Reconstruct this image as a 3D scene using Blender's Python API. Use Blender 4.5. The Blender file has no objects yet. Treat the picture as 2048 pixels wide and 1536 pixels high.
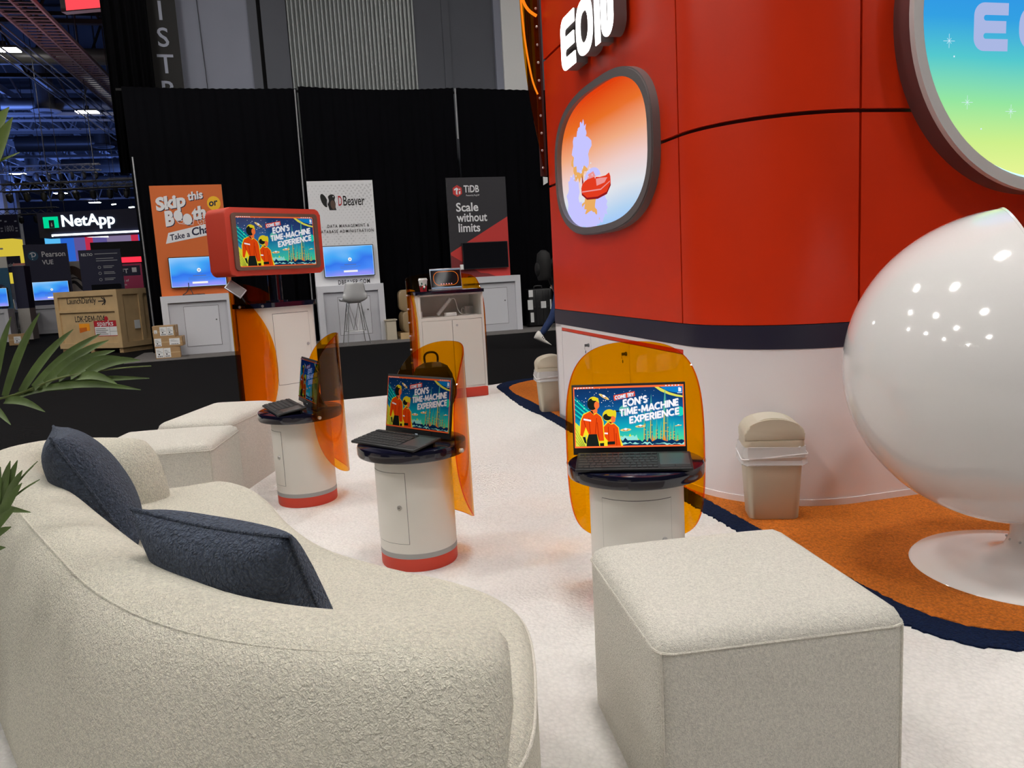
import bpy, bmesh, math, random
from mathutils import Vector, Matrix, Euler
R = math.radians
sc = bpy.context.scene
COL = sc.collection
random.seed(7)

# ---------------------------------------------------------------- camera
F_PX, PITCH, ROLL, CAM_Z = 1570.0, R(8.2506), R(3.1481), 1.2
_fw = Vector((0, math.cos(PITCH), -math.sin(PITCH)))
_r0 = Vector((1, 0, 0)); _u0 = _r0.cross(_fw)
_rt = _r0 * math.cos(ROLL) - _u0 * math.sin(ROLL); _up = _rt.cross(_fw)
cd = bpy.data.cameras.new('camera'); cam = bpy.data.objects.new('camera', cd); COL.objects.link(cam)
cd.sensor_width = 36; cd.sensor_fit = 'HORIZONTAL'; cd.lens = F_PX / 2048 * 36
cd.clip_start = 0.02; cd.clip_end = 300
mw = Matrix.Identity(4)
for i in range(3):
    mw[i][0] = _rt[i]; mw[i][1] = _up[i]; mw[i][2] = -_fw[i]
mw[2][3] = CAM_Z
cam.matrix_world = mw
sc.camera = cam

# ---------------------------------------------------------------- view, world
sc.view_settings.view_transform = 'Standard'
sc.view_settings.look = 'None'
sc.view_settings.gamma = 1
sc.view_settings.use_curve_mapping = False
sc.view_settings.exposure = 0.0
w = bpy.data.worlds.new('world'); sc.world = w; w.use_nodes = True
w.node_tree.nodes['Background'].inputs[0].default_value = (0.75, 0.78, 0.9, 1)
w.node_tree.nodes['Background'].inputs[1].default_value = 0.05

# hall lamps: panel radiance, and the places of the lamps above the stand (x, y) at LAMP_Z
LAMP_Z = 10.2
LAMP_POWER = 134.0
NEAR_LAMPS = [(x, y) for y in (-9.5, -2.5, 3.5, 9.5) for x in (-20, -12.5, -5.5, 1.5, 8.5, 16) if y > -9 or x < -8 or x > 12]
NEAR_LAMPS = [(x + random.uniform(-1, 1), y + random.uniform(-.7, .7)) for x, y in NEAR_LAMPS]
# blue event lights washing the roof of the far hall: (position, energy, size)
BLUE_LIGHTS = [((-26, 40, 6.5), 600, 5), ((-44, 64, 7.0), 3600, 7), ((-24, 62, 7), 1500, 4)]
RED_LIGHT = ((-12.3, 24.8, 6.2), 60, 3)
for k, (p, en, size) in enumerate(BLUE_LIGHTS + [RED_LIGHT]):
    ld = bpy.data.lights.new('uplight', 'AREA'); ld.energy = en; ld.size = size
    ld.color = (0.16, 0.30, 1.0) if k < len(BLUE_LIGHTS) else (1.0, 0.42, 0.48)
    lo = bpy.data.objects.new('uplight', ld); COL.objects.link(lo); lo.location = p; lo.rotation_euler = (R(180), 0, 0)

# ---------------------------------------------------------------- helpers
def lin(c):
    c = c / 255.0
    return c / 12.92 if c <= 0.04045 else ((c + 0.055) / 1.055) ** 2.4
def S(r, g, b): return (lin(r), lin(g), lin(b))

MATS = {}
def mat(name, col, rough=.5, metal=0.0, bump=None, vary=None, coat=0.0, spec=.5, sheen=0.0, alpha=1.0):
    """principled material; bump=(scale,strength,distance), vary=(scale,amount)"""
    m = bpy.data.materials.new(name); m.use_nodes = True; MATS[name] = m
    nt = m.node_tree; b = nt.nodes['Principled BSDF']
    b.inputs['Base Color'].default_value = (*col, 1); b.inputs['Roughness'].default_value = rough
    b.inputs['Metallic'].default_value = metal; b.inputs['Specular IOR Level'].default_value = spec
    b.inputs['Coat Weight'].default_value = coat; b.inputs['Coat Roughness'].default_value = .05
    b.inputs['Sheen Weight'].default_value = sheen; b.inputs['Alpha'].default_value = alpha
    tc = nt.nodes.new('ShaderNodeTexCoord')
    if vary:
        n = nt.nodes.new('ShaderNodeTexNoise'); n.inputs['Scale'].default_value = vary[0]; n.inputs['Detail'].default_value = 6
        nt.links.new(tc.outputs['Object'], n.inputs['Vector'])
        mp = nt.nodes.new('ShaderNodeMapRange'); mp.inputs[1].default_value = .3; mp.inputs[2].default_value = .7
        mp.inputs[3].default_value = 1 - vary[1]; mp.inputs[4].default_value = 1 + vary[1]
        nt.links.new(n.outputs['Fac'], mp.inputs[0])
        mx = nt.nodes.new('ShaderNodeVectorMath'); mx.operation = 'SCALE'; mx.inputs[0].default_value = col
        nt.links.new(mp.outputs[0], mx.inputs['Scale']); nt.links.new(mx.outputs[0], b.inputs['Base Color'])
    if bump:
        n = nt.nodes.new('ShaderNodeTexNoise'); n.inputs['Scale'].default_value = bump[0]; n.inputs['Detail'].default_value = 3
        nt.links.new(tc.outputs['Object'], n.inputs['Vector'])
        bp = nt.nodes.new('ShaderNodeBump'); bp.inputs['Strength'].default_value = bump[1]; bp.inputs['Distance'].default_value = bump[2]
        nt.links.new(n.outputs['Fac'], bp.inputs['Height']); nt.links.new(bp.outputs[0], b.inputs['Normal'])
    return m
def boucle(name, col, scale, strength, dist, vary=.10, rough=.95, sheen=.12):
    """curly pile: cells and noise drive the bump and a little albedo change"""
    m = mat(name, col, rough, spec=.15, sheen=sheen); nt = m.node_tree; b = nt.nodes['Principled BSDF']
    tc = nt.nodes.new('ShaderNodeTexCoord')
    nz = nt.nodes.new('ShaderNodeTexNoise'); nz.inputs['Scale'].default_value = scale * .6; nz.inputs['Detail'].default_value = 4
    nt.links.new(tc.outputs['Object'], nz.inputs['Vector'])
    ad = nt.nodes.new('ShaderNodeVectorMath'); ad.operation = 'SCALE'; ad.inputs['Scale'].default_value = .02
    nt.links.new(nz.outputs['Color'], ad.inputs[0])
    a2 = nt.nodes.new('ShaderNodeVectorMath'); a2.operation = 'ADD'
    nt.links.new(tc.outputs['Object'], a2.inputs[0]); nt.links.new(ad.outputs[0], a2.inputs[1])
    vo = nt.nodes.new('ShaderNodeTexVoronoi'); vo.inputs['Scale'].default_value = scale
    nt.links.new(a2.outputs[0], vo.inputs['Vector'])
    mth = nt.nodes.new('ShaderNodeMath'); mth.operation = 'SUBTRACT'
    nt.links.new(nz.outputs['Fac'], mth.inputs[0]); nt.links.new(vo.outputs['Distance'], mth.inputs[1])
    bp = nt.nodes.new('ShaderNodeBump'); bp.inputs['Strength'].default_value = strength; bp.inputs['Distance'].default_value = dist
    nt.links.new(mth.outputs[0], bp.inputs['Height']); nt.links.new(bp.outputs[0], b.inputs['Normal'])
    mp = nt.nodes.new('ShaderNodeMapRange'); mp.inputs[1].default_value = -.4; mp.inputs[2].default_value = .5
    mp.inputs[3].default_value = 1 - vary; mp.inputs[4].default_value = 1 + vary
    nt.links.new(mth.outputs[0], mp.inputs[0])
    mx = nt.nodes.new('ShaderNodeVectorMath'); mx.operation = 'SCALE'; mx.inputs[0].default_value = col
    nt.links.new(mp.outputs[0], mx.inputs['Scale']); nt.links.new(mx.outputs[0], b.inputs['Base Color'])
    return m
def emit(name, col, strength=1.0):
    m = bpy.data.materials.new(name); m.use_nodes = True; nt = m.node_tree; nt.nodes.clear(); MATS[name] = m
    e = nt.nodes.new('ShaderNodeEmission'); e.inputs[0].default_value = (*col, 1); e.inputs[1].default_value = strength
    o = nt.nodes.new('ShaderNodeOutputMaterial'); nt.links.new(e.outputs[0], o.inputs[0])
    return m
def screen_glass(m, k=.06):
    """put a glossy cover sheet over an emitting display"""
    nt = m.node_tree; o = [n for n in nt.nodes if n.type == 'OUTPUT_MATERIAL'][0]; src = o.inputs[0].links[0].from_socket
    g = nt.nodes.new('ShaderNodeBsdfGlossy'); g.inputs['Roughness'].default_value = .08
    g.inputs[0].default_value = (k, k, k, 1)
    a = nt.nodes.new('ShaderNodeAddShader'); nt.links.new(src, a.inputs[0]); nt.links.new(g.outputs[0], a.inputs[1]); nt.links.new(a.outputs[0], o.inputs[0])
    return m
def emit_ramp(name, stops, strength=1.0, axis='Z', blobs=None):
    """a display showing a gradient: colour ramp along one generated axis; blobs=(scale, amount) wobbles it"""
    m = bpy.data.materials.new(name); m.use_nodes = True; nt = m.node_tree; nt.nodes.clear(); MATS[name] = m
    tc = nt.nodes.new('ShaderNodeTexCoord'); sp = nt.nodes.new('ShaderNodeSeparateXYZ'); nt.links.new(tc.outputs['Generated'], sp.inputs[0])
    fac = sp.outputs[axis]
    if blobs:
        n = nt.nodes.new('ShaderNodeTexNoise'); n.inputs['Scale'].default_value = blobs[0]; n.inputs['Detail'].default_value = 1
        nt.links.new(tc.outputs['Generated'], n.inputs['Vector'])
        ma = nt.nodes.new('ShaderNodeMath'); ma.operation = 'MULTIPLY_ADD'; ma.inputs[1].default_value = blobs[1]
        nt.links.new(n.outputs['Fac'], ma.inputs[0]); nt.links.new(fac, ma.inputs[2])
        sb = nt.nodes.new('ShaderNodeMath'); sb.operation = 'SUBTRACT'; sb.inputs[1].default_value = blobs[1] * .5
        nt.links.new(ma.outputs[0], sb.inputs[0]); fac = sb.outputs[0]
    cr = nt.nodes.new('ShaderNodeValToRGB'); el = cr.color_ramp.elements
    el[0].position, el[0].color = stops[0][0], (*stops[0][1], 1); el[1].position, el[1].color = stops[-1][0], (*stops[-1][1], 1)
    for p, c in stops[1:-1]:
        e = el.new(p); e.color = (*c, 1)
    nt.links.new(fac, cr.inputs[0])
    e = nt.nodes.new('ShaderNodeEmission'); e.inputs[1].default_value = strength; nt.links.new(cr.outputs[0], e.inputs[0])
    o = nt.nodes.new('ShaderNodeOutputMaterial'); nt.links.new(e.outputs[0], o.inputs[0])
    return m
def acrylic(name, col, gloss=1.0):
    """tinted clear sheet: tinted transparency under a fresnel gloss"""
    m = bpy.data.materials.new(name); m.use_nodes = True; nt = m.node_tree; nt.nodes.clear(); MATS[name] = m
    t = nt.nodes.new('ShaderNodeBsdfTransparent'); t.inputs[0].default_value = (*col, 1)
    g = nt.nodes.new('ShaderNodeBsdfGlossy'); g.inputs['Roughness'].default_value = .03; g.inputs[0].default_value = (gloss, gloss, gloss, 1)
    lw = nt.nodes.new('ShaderNodeLayerWeight'); lw.inputs[0].default_value = .5
    pw = nt.nodes.new('ShaderNodeMath'); pw.operation = 'POWER'; pw.inputs[1].default_value = 4.0; nt.links.new(lw.outputs['Facing'], pw.inputs[0])
    f = nt.nodes.new('ShaderNodeMath'); f.operation = 'MULTIPLY_ADD'; f.inputs[1].default_value = .55; f.inputs[2].default_value = .035; nt.links.new(pw.outputs[0], f.inputs[0])
    x = nt.nodes.new('ShaderNodeMixShader'); o = nt.nodes.new('ShaderNodeOutputMaterial')
    nt.links.new(f.outputs[0], x.inputs[0]); nt.links.new(t.outputs[0], x.inputs[1]); nt.links.new(g.outputs[0], x.inputs[2]); nt.links.new(x.outputs[0], o.inputs[0])
    return m

_fc = {}
def text_geo(s, size=1.0, bold=0.0, align='LEFT', spacing=1.0, shear=0.0):
    key = (s, bold, align, spacing, shear)
    if key not in _fc:
        cu = bpy.data.curves.new('t', 'FONT'); cu.body = s; cu.size = 1; cu.offset = bold; cu.align_x = align
        cu.space_character = spacing; cu.shear = shear; cu.resolution_u = 3; cu.fill_mode = 'FRONT'
        o = bpy.data.objects.new('t', cu); COL.objects.link(o)
        me = o.to_mesh(); vs = [v.co.copy() for v in me.vertices]; fs = [tuple(p.vertices) for p in me.polygons]
        o.to_mesh_clear(); bpy.data.objects.remove(o); bpy.data.curves.remove(cu)
        _fc[key] = (vs, fs)
    vs, fs = _fc[key]
    return [v * size for v in vs], fs
FRONT = Matrix(((1, 0, 0, 0), (0, 0, -1, 0), (0, 1, 0, 0), (0, 0, 0, 1)))   # drawing plane XY -> upright plane XZ seen from -Y
def T(x, y, z): return Matrix.Translation((x, y, z))
def RX(a): return Matrix.Rotation(a, 4, 'X')
def RY(a): return Matrix.Rotation(a, 4, 'Y')
def RZ(a): return Matrix.Rotation(a, 4, 'Z')
I4 = Matrix.Identity(4)

class MB:
    """gathers shapes into ONE mesh"""
    def __init__(s): s.bm = bmesh.new(); s.mi = 0
    def m(s, i): s.mi = i; return s
    def raw(s, vs, fs, M=I4):
        bv = [s.bm.verts.new(M @ Vector(v)) for v in vs]; out = []
        for f in fs:
            try:
                q = s.bm.faces.new([bv[i] for i in f]); q.material_index = s.mi; out.append(q)
            except ValueError: pass
        return out
    def box(s, x0, x1, y0, y1, z0, z1, M=I4, b=0.0, seg=2):
        vs = [(x, y, z) for z in (z0, z1) for y in (y0, y1) for x in (x0, x1)]
        fs = [(0, 2, 3, 1), (4, 5, 7, 6), (0, 1, 5, 4), (2, 6, 7, 3), (0, 4, 6, 2), (1, 3, 7, 5)]
        q = s.raw(vs, fs, M)
        if b > 0:
            es = list({e for f in q for e in f.edges})
            r = bmesh.ops.bevel(s.bm, geom=es, offset=b, segments=seg, profile=.5, affect='EDGES', clamp_overlap=True)
            for f in r['faces']: f.material_index = s.mi
        return s
    def lathe(s, prof, n=32, M=I4, sx=1.0, sy=1.0, cap=True):
        vs = []; fs = []
        for r, z in prof:
            for k in range(n):
                a = 2 * math.pi * k / n; vs.append((r * sx * math.cos(a), r * sy * math.sin(a), z))
        for i in range(len(prof) - 1):
            for k in range(n):
                a, b2 = i * n + k, i * n + (k + 1) % n; fs.append((a, b2, b2 + n, a + n))
        if cap:
            fs.append(tuple(reversed(range(n)))); fs.append(tuple(range((len(prof) - 1) * n, len(prof) * n)))
        s.raw(vs, fs, M); return s
    def cyl(s, r, z0, z1, n=20, M=I4): return s.lathe([(r, z0), (r, z1)], n, M)
    def rod(s, a, b, r, n=8):
        a = Vector(a); b = Vector(b); d = b - a; L = d.length
        if L < 1e-6: return s
        M = T(*a) @ d.to_track_quat('Z', 'Y').to_matrix().to_4x4()
        return s.cyl(r, 0, L, n, M)
    def tube(s, pts, r, n=8, closed=False, M=I4):
        pts = [Vector(p) for p in pts]; N = len(pts); vs = []; fs = []; up = None
        for i, p in enumerate(pts):
            if closed: t = pts[(i + 1) % N] - pts[i - 1]
            else: t = pts[min(i + 1, N - 1)] - pts[max(i - 1, 0)]
            t.normalize()
            if up is None:
                up = Vector((0, 0, 1)) if abs(t.z) < .9 else Vector((1, 0, 0))
            x = up.cross(t)
            if x.length < 1e-4: x = Vector((1, 0, 0)).cross(t)
            x.normalize(); y = t.cross(x); up = y
            rr = r[i] if isinstance(r, (list, tuple)) else r
            for k in range(n):
                a = 2 * math.pi * k / n; vs.append(p + x * rr * math.cos(a) + y * rr * math.sin(a))
        for i in range(N if closed else N - 1):
            for k in range(n):
                a, b2 = i * n + k, i * n + (k + 1) % n; j = ((i + 1) % N) * n
                fs.append((a, b2, j + (k + 1) % n, j + k))
        if not closed:
            fs.append(tuple(reversed(range(n)))); fs.append(tuple(range((N - 1) * n, N * n)))
        s.raw(vs, fs, M); return s
    def prism(s, poly, h0, h1, M=I4, b=0.0):
        n = len(poly)
        if sum(poly[i][0] * poly[(i + 1) % n][1] - poly[(i + 1) % n][0] * poly[i][1] for i in range(n)) < 0: poly = poly[::-1]
        vs = [(x, y, h0) for x, y in poly] + [(x, y, h1) for x, y in poly]
        fs = [tuple(reversed(range(n))), tuple(range(n, 2 * n))] + [(i, (i + 1) % n, n + (i + 1) % n, n + i) for i in range(n)]
        q = s.raw(vs, fs, M)
        if b > 0:
            es = list({e for f in q[:2] for e in f.edges})
            r = bmesh.ops.bevel(s.bm, geom=es, offset=b, segments=3, profile=.5, affect='EDGES', clamp_overlap=True)
            for f in r['faces']: f.material_index = s.mi
        return s
    def flat(s, poly, h=0.0, M=I4):
        n = len(poly)
        if sum(poly[i][0] * poly[(i + 1) % n][1] - poly[(i + 1) % n][0] * poly[i][1] for i in range(n)) < 0: poly = poly[::-1]
        s.raw([(x, y, h) for x, y in poly], [tuple(range(n))], M); return s
    def ring(s, outer, inner, h0, h1, M=I4):
        """frame between two outlines with the same number of points"""
        n = len(outer)
        vs = [(x, y, h) for h in (h0, h1) for P in (outer, inner) for x, y in P]; fs = []
        for i in range(n):
            j = (i + 1) % n
            fs += [(2 * n + i, 2 * n + j, 3 * n + j, 3 * n + i), (i, n + i, n + j, j), (i, j, 2 * n + j, 2 * n + i), (n + j, n + i, 3 * n + i, 3 * n + j)]
        s.raw(vs, fs, M); return s
    def text(s, t, size, M=I4, bold=0.0, align='LEFT', spacing=1.0, width=None, ext=0.0, shear=0.0):
        vs, fs = text_geo(t, size, bold, align, spacing, shear)
        if not vs: return s
        if width:
            w0 = max(v.x for v in vs) - min(v.x for v in vs); k = width / max(w0, 1e-6); vs = [Vector((v.x * k, v.y, v.z)) for v in vs]
        if ext:
            n = len(vs); cnt = {}
            for f in fs:
                for i in range(len(f)):
                    e = (f[i], f[(i + 1) % len(f)]); cnt[e] = 1
            side = [(a, b2) for a, b2 in cnt if (b2, a) not in cnt]
            vs = vs + [v + Vector((0, 0, ext)) for v in vs]
            fs = [tuple(i + n for i in f) for f in fs] + [tuple(reversed(f)) for f in fs] + [(a, b2, b2 + n, a + n) for a, b2 in side]
        s.raw(vs, fs, M); return s
    def sphere(s, c, r, M=I4, nu=20, nv=12):
        r = r if isinstance(r, (tuple, list)) else (r, r, r)
        prof = [(math.sin(math.pi * (i + .02) / (nv + .04)), -math.cos(math.pi * (i + .02) / (nv + .04))) for i in range(nv + 1)]
        return s.lathe(prof, nu, M @ T(*c) @ Matrix.Diagonal((r[0], r[1], r[2], 1)))
    def build(s, name, mats, parent=None, loc=None, rz=0.0, smooth=35, M=None):
        me = bpy.data.meshes.new(name)
        if M is not None: s.bm.transform(M)
        s.bm.normal_update()
        for f in s.bm.faces: f.smooth = bool(smooth)
        s.bm.to_mesh(me); s.bm.free()
        for mm in (mats if isinstance(mats, (list, tuple)) else [mats]): me.materials.append(MATS[mm] if isinstance(mm, str) else mm)
        if smooth: me.set_sharp_from_angle(angle=R(smooth))
        o = bpy.data.objects.new(name, me); COL.objects.link(o)
        if parent: o.parent = parent
        if loc is not None: o.location = loc
        if rz: o.rotation_euler.z = rz
        return o

def tag(o, label, cat, group=None):
    o['label'] = label; o['category'] = cat
    if group: o['group'] = group
    return o
def thing(name, label, cat, loc, rz=0.0, group=None):
    o = bpy.data.objects.new(name, None); COL.objects.link(o); o.location = loc; o.rotation_euler.z = rz; o.empty_display_size = .1
    return tag(o, label, cat, group)
def struct(o): o['kind'] = 'structure'; return o
def kids(o): return [c for c in bpy.data.objects if c.parent == o]
def dup(root, loc, rz, label=None):
    """a copy of a thing, its parts and sub-parts, sharing their meshes"""
    def cp(o, par):
        c = o.copy(); COL.objects.link(c)
        if par: c.parent = par
        for k in kids(o):
            if k != c: cp(k, c)
        return c
    r = cp(root, None); r.location = loc; r.rotation_euler = (0, 0, rz)
    if label: r['label'] = label
    return r

# outlines
def rrect(w_, h_, r, n=6, cx=0.0, cy=0.0):
    P = []
    for sx, sy, a0 in ((1, 1, 0), (-1, 1, 90), (-1, -1, 180), (1, -1, 270)):
        for k in range(n + 1):
            a = R(a0 + 90 * k / n); P.append((cx + sx * (w_ / 2 - r) + r * math.cos(a), cy + sy * (h_ / 2 - r) + r * math.sin(a)))
    return P
def ell(a, b, n=40, cx=0.0, cy=0.0, p=2.0, rot=0.0):
    P = []
    for k in range(n):
        t = 2 * math.pi * k / n; c, q = math.cos(t), math.sin(t)
        x = a * math.copysign(abs(c) ** (2 / p), c); y = b * math.copysign(abs(q) ** (2 / p), q)
        P.append((cx + x * math.cos(rot) - y * math.sin(rot), cy + x * math.sin(rot) + y * math.cos(rot)))
    return P
def smooth_pts(P, n=6, closed=False):
    """catmull-rom through points of any dimension"""
    P = [tuple(p) for p in P]; N = len(P); out = []
    for i in range(N if closed else N - 1):
        g = (lambda k: P[k % N]) if closed else (lambda k: P[max(0, min(N - 1, k))])
        a, b, c, d = g(i - 1), g(i), g(i + 1), g(i + 2)
        for k in range(n):
            t = k / n
            out.append(tuple(.5 * (2 * b[j] + (c[j] - a[j]) * t + (2 * a[j] - 5 * b[j] + 4 * c[j] - d[j]) * t * t + (3 * b[j] - a[j] - 3 * c[j] + d[j]) * t ** 3) for j in range(len(a))))
    if not closed: out.append(P[-1])
    return out
def ribbon(pts, wd):
    """outline of a stroke of width wd along 2d points"""
    Lf, Rt = [], []; N = len(pts)
    for i in range(N):
        a = Vector(pts[max(i - 1, 0)]); b = Vector(pts[min(i + 1, N - 1)]); t = (b - a).normalized(); nn = Vector((-t.y, t.x)); p = Vector(pts[i])
        Lf.append(tuple(p + nn * wd / 2)); Rt.append(tuple(p - nn * wd / 2))
    return Lf + Rt[::-1]
def offset_poly(P, d):
    """shrink (d>0) a counter-clockwise outline"""
    n = len(P); out = []
    for i in range(n):
        a, b = Vector(P[i - 1]), Vector(P[(i + 1) % n]); t = (b - a).normalized(); out.append((P[i][0] - t.y * d, P[i][1] + t.x * d))
    return out

def _arc(cx, cy, rx, ry, a0, a1, n=14): return [(cx + rx * math.cos(R(a0 + (a1 - a0) * k / n)), cy + ry * math.sin(R(a0 + (a1 - a0) * k / n))) for k in range(n + 1)]
CAPS = {   # geometric capitals: advance width, strokes on a unit-high body
    'E': (.58, [[(.08, 0), (.08, 1)], [(.08, .91), (.54, .91)], [(.08, .5), (.50, .5)], [(.08, .09), (.54, .09)]]),
    'O': (1.0, [_arc(.48, .5, .40, .42, 0, 360, 28)]), '0': (.66, [_arc(.33, .5, .24, .42, 0, 360, 24)]),
    'C': (.86, [_arc(.48, .5, .40, .42, 48, 312, 24)]),
    'N': (.84, [[(.08, 0), (.08, 1)], [(.08, .97), (.74, .03)], [(.74, 0), (.74, 1)]]),
    'M': (1.04, [[(.08, 0), (.17, 1)], [(.16, .97), (.50, .15)], [(.50, .15), (.84, .97)], [(.83, 1), (.92, 0)]]),
    'T': (.64, [[(.31, 0), (.31, 1)], [(.02, .91), (.60, .91)]]), 'I': (.26, [[(.12, 0), (.12, 1)]]),
    'R': (.68, [[(.08, 0), (.08, 1)], [(.08, .91)] + _arc(.34, .695, .22, .215, 90, -90) + [(.08, .48)], [(.30, .48), (.62, 0)]]),
    'P': (.64, [[(.08, 0), (.08, 1)], [(.08, .91)] + _arc(.34, .66, .22, .25, 90, -90) + [(.08, .41)]]),
    'Y': (.74, [[(.02, 1), (.36, .46)], [(.70, 1), (.36, .46)], [(.36, .52), (.36, 0)]]),
    'A': (.84, [[(.03, 0), (.42, 1)], [(.81, 0), (.42, 1)], [(.20, .30), (.64, .30)]]),
    'H': (.80, [[(.08, 0), (.08, 1)], [(.70, 0), (.70, 1)], [(.08, .5), (.70, .5)]]),
    'X': (.76, [[(.04, 0), (.70, 1)], [(.04, 1), (.70, 0)]]),
    'S': (.62, [_arc(.31, .71, .22, .20, 35, 250, 12) + _arc(.31, .295, .23, .205, 80, -150, 14)]),
    'L': (.56, [[(.08, 0), (.08, 1)], [(.08, .09), (.52, .09)]]), 'K': (.72, [[(.08, 0), (.08, 1)], [(.66, 1), (.10, .42)], [(.26, .56), (.68, 0)]]),
    'D': (.78, [[(.08, 0), (.08, 1)], [(.08, .91)] + _arc(.30, .5, .38, .41, 90, -90, 16) + [(.08, .09)]]),
    '4': (.68, [[(.46, 0), (.46, 1)], [(.46, .97), (.06, .30)], [(.04, .27), (.64, .27)]]),
    '-': (.44, [[(.06, .42), (.36, .42)]]), "'": (.28, [[(.16, 1.02), (.08, .70)]]), ' ': (.36, [])}
def caps(s, width, h, st=.2):
    """outlines of a word in the stroke capitals, scaled to a width and height"""
    x = 0; P = []
    for ch in s:
        adv, strokes = CAPS[ch]
        for q in strokes: P.append([(x + a, b) for a, b in ribbon(q, st)])
        x += adv + .05
    k = width / x
    return [[(a * k, b * h) for a, b in q] for q in P]
# ---------------------------------------------------------------- materials
mat('hall_carpet', S(15, 14, 15), .95, bump=(180, .4, .01), vary=(60, .25), spec=.1)
mat('booth_carpet_edge', S(112, 108, 106), .95, bump=(160, .4, .01), vary=(90, .2), spec=.1)
boucle('white_carpet', (0.80, 0.775, 0.745), 70, .55, .012, .07)
boucle('orange_carpet', (0.60, 0.165, 0.015), 110, .7, .010, .30, sheen=.03)
boucle('navy_carpet', (0.004, 0.012, 0.045), 110, .7, .010, .35, sheen=0)
boucle('boucle', (0.80, 0.765, 0.685), 230, .65, .006, .16)
boucle('sofa_boucle', (0.78, 0.74, 0.625), 190, .75, .008, .18)
boucle('boucle_seam', (0.70, 0.66, 0.58), 160, .5, .006, .08)
boucle('blue_plush', (0.072, 0.092, 0.138), 150, .9, .010, .35)
mat('red_paint', S(208, 47, 6), .36, spec=.35, vary=(3, .04))
mat('red_gap', S(60, 6, 4), .7)
mat('navy_paint', S(26, 24, 48), .4)
mat('navy_gloss', S(14, 14, 34), .12, coat=.5)
mat('white_paint', (0.86, 0.815, 0.835), .42)
mat('white_gloss', (0.84, 0.82, 0.81), .10, coat=.6)
mat('kiosk_white', (0.84, 0.82, 0.765), .38, coat=.1)
mat('gap_line', (0.06, 0.06, 0.06), .8)
mat('red_plinth', S(205, 62, 40), .5)
mat('grey_stripe', S(160, 160, 160), .5)
mat('steel', (0.62, 0.62, 0.62), .28, metal=1)
mat('dark_steel', (0.16, 0.16, 0.17), .4, metal=.8)
mat('black_plastic', (0.012, 0.012, 0.013), .45, bump=(400, .15, .002))
mat('key_plastic', (0.020, 0.020, 0.021), .55)
mat('touch_plastic', (0.055, 0.055, 0.057), .3)
mat('black_glass', (0.006, 0.006, 0.008), .08)
mat('frame_grey', S(112, 106, 106), .38, metal=.25)
mat('lip_grey', S(205, 203, 203), .35)
mat('frame_brown', S(98, 62, 62), .4)
mat('bezel_brown', S(112, 84, 72), .45)
mat('beige_plastic', S(196, 186, 166), .42)
mat('beige_plastic_light', S(204, 196, 178), .40)
acrylic('amber', (0.970, 0.615, 0.010), .75)
acrylic('amber_edge', (0.88, 0.20, 0.01), .9)
mat('liner', (0.80, 0.80, 0.83), .35, alpha=.55)
mat('liner_fold', (0.85, 0.85, 0.87), .3)
mat('drape', (0.0018, 0.0018, 0.003), .95, spec=.08)
mat('drape_far', (0.004, 0.004, 0.005), .95, spec=.05)
mat('hall_wall', (0.25, 0.262, 0.325), .8, vary=(.7, .05))
mat('hall_wall_dark', (0.10, 0.105, 0.125), .8, vary=(.7, .08))
mat('hall_wall_light', (0.80, 0.80, 0.79), .8)
mat('shutter_metal', (0.27, 0.285, 0.285), .45, metal=.4)
mat('black_matte', (0.008, 0.008, 0.009), .8)
mat('grey_letter', S(168, 172, 190), .7)
mat('counter_white', (0.62, 0.62, 0.66), .6)
mat('counter_recess', (0.54, 0.54, 0.58), .6)
mat('orange_print', S(214, 106, 42), .6)
mat('white_print', (0.78, 0.78, 0.80), .6)
mat('grey_print', (0.40, 0.40, 0.42), .6)
mat('pale_print', (0.60, 0.60, 0.62), .6)
mat('navy_print', S(24, 24, 58), .6)
mat('yellow_print', S(244, 188, 26), .6)
mat('charcoal_print', S(42, 40, 46), .6)
mat('red_print', S(200, 52, 48), .6)
mat('darkred_print', S(122, 34, 38), .6)
mat('black_print', S(20, 18, 18), .7)
mat('brown_print', S(88, 66, 54), .6)
mat('teal_print', S(28, 82, 112), .6)
mat('pink_print', S(196, 60, 104), .6)
mat('silver_edge', (0.5, 0.5, 0.52), .35, metal=.8)
mat('plywood', S(196, 166, 122), .75, vary=(4, .10), bump=(30, .15, .01))
mat('plywood_dark', S(168, 138, 98), .75, vary=(5, .14), bump=(30, .15, .01))
mat('cardboard', S(170, 136, 96), .8, vary=(6, .06))
mat('tape', S(192, 164, 124), .3)
mat('label_paper', (0.80, 0.80, 0.80), .6)
mat('label_orange', S(250, 160, 30), .6)
mat('label_orange_dark', S(206, 104, 24), .6)
mat('label_red', S(186, 30, 44), .6)
mat('stool_shell', S(205, 205, 206), .45)
mat('stool_shell_white', S(225, 225, 222), .4)
mat('leaf', S(88, 108, 56), .5, vary=(14, .28), bump=(60, .2, .004))
mat('leaf_light', S(112, 132, 60), .5, vary=(14, .25), bump=(60, .2, .004))
mat('leaf_vein', S(36, 48, 18), .6)
mat('frond_stalk', S(92, 104, 48), .6)
mat('trunk', S(86, 62, 40), .9, bump=(40, .8, .02), vary=(20, .3))
mat('pot', S(40, 40, 44), .5)
mat('soil', S(38, 28, 20), .95, bump=(60, .8, .01))
mat('jeans', S(34, 54, 98), .85, bump=(300, .3, .003), vary=(10, .2))
mat('jacket', S(16, 16, 20), .8)
mat('skin', S(190, 140, 112), .55)
mat('hair_dark', S(28, 22, 18), .7)
mat('shoe_white', S(226, 222, 214), .6)
mat('shoe_dark', S(40, 40, 44), .7)
mat('backpack', S(14, 13, 14), .8, bump=(120, .5, .004))
mat('wrap_beige', S(150, 128, 96), .35, coat=.3)
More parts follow.
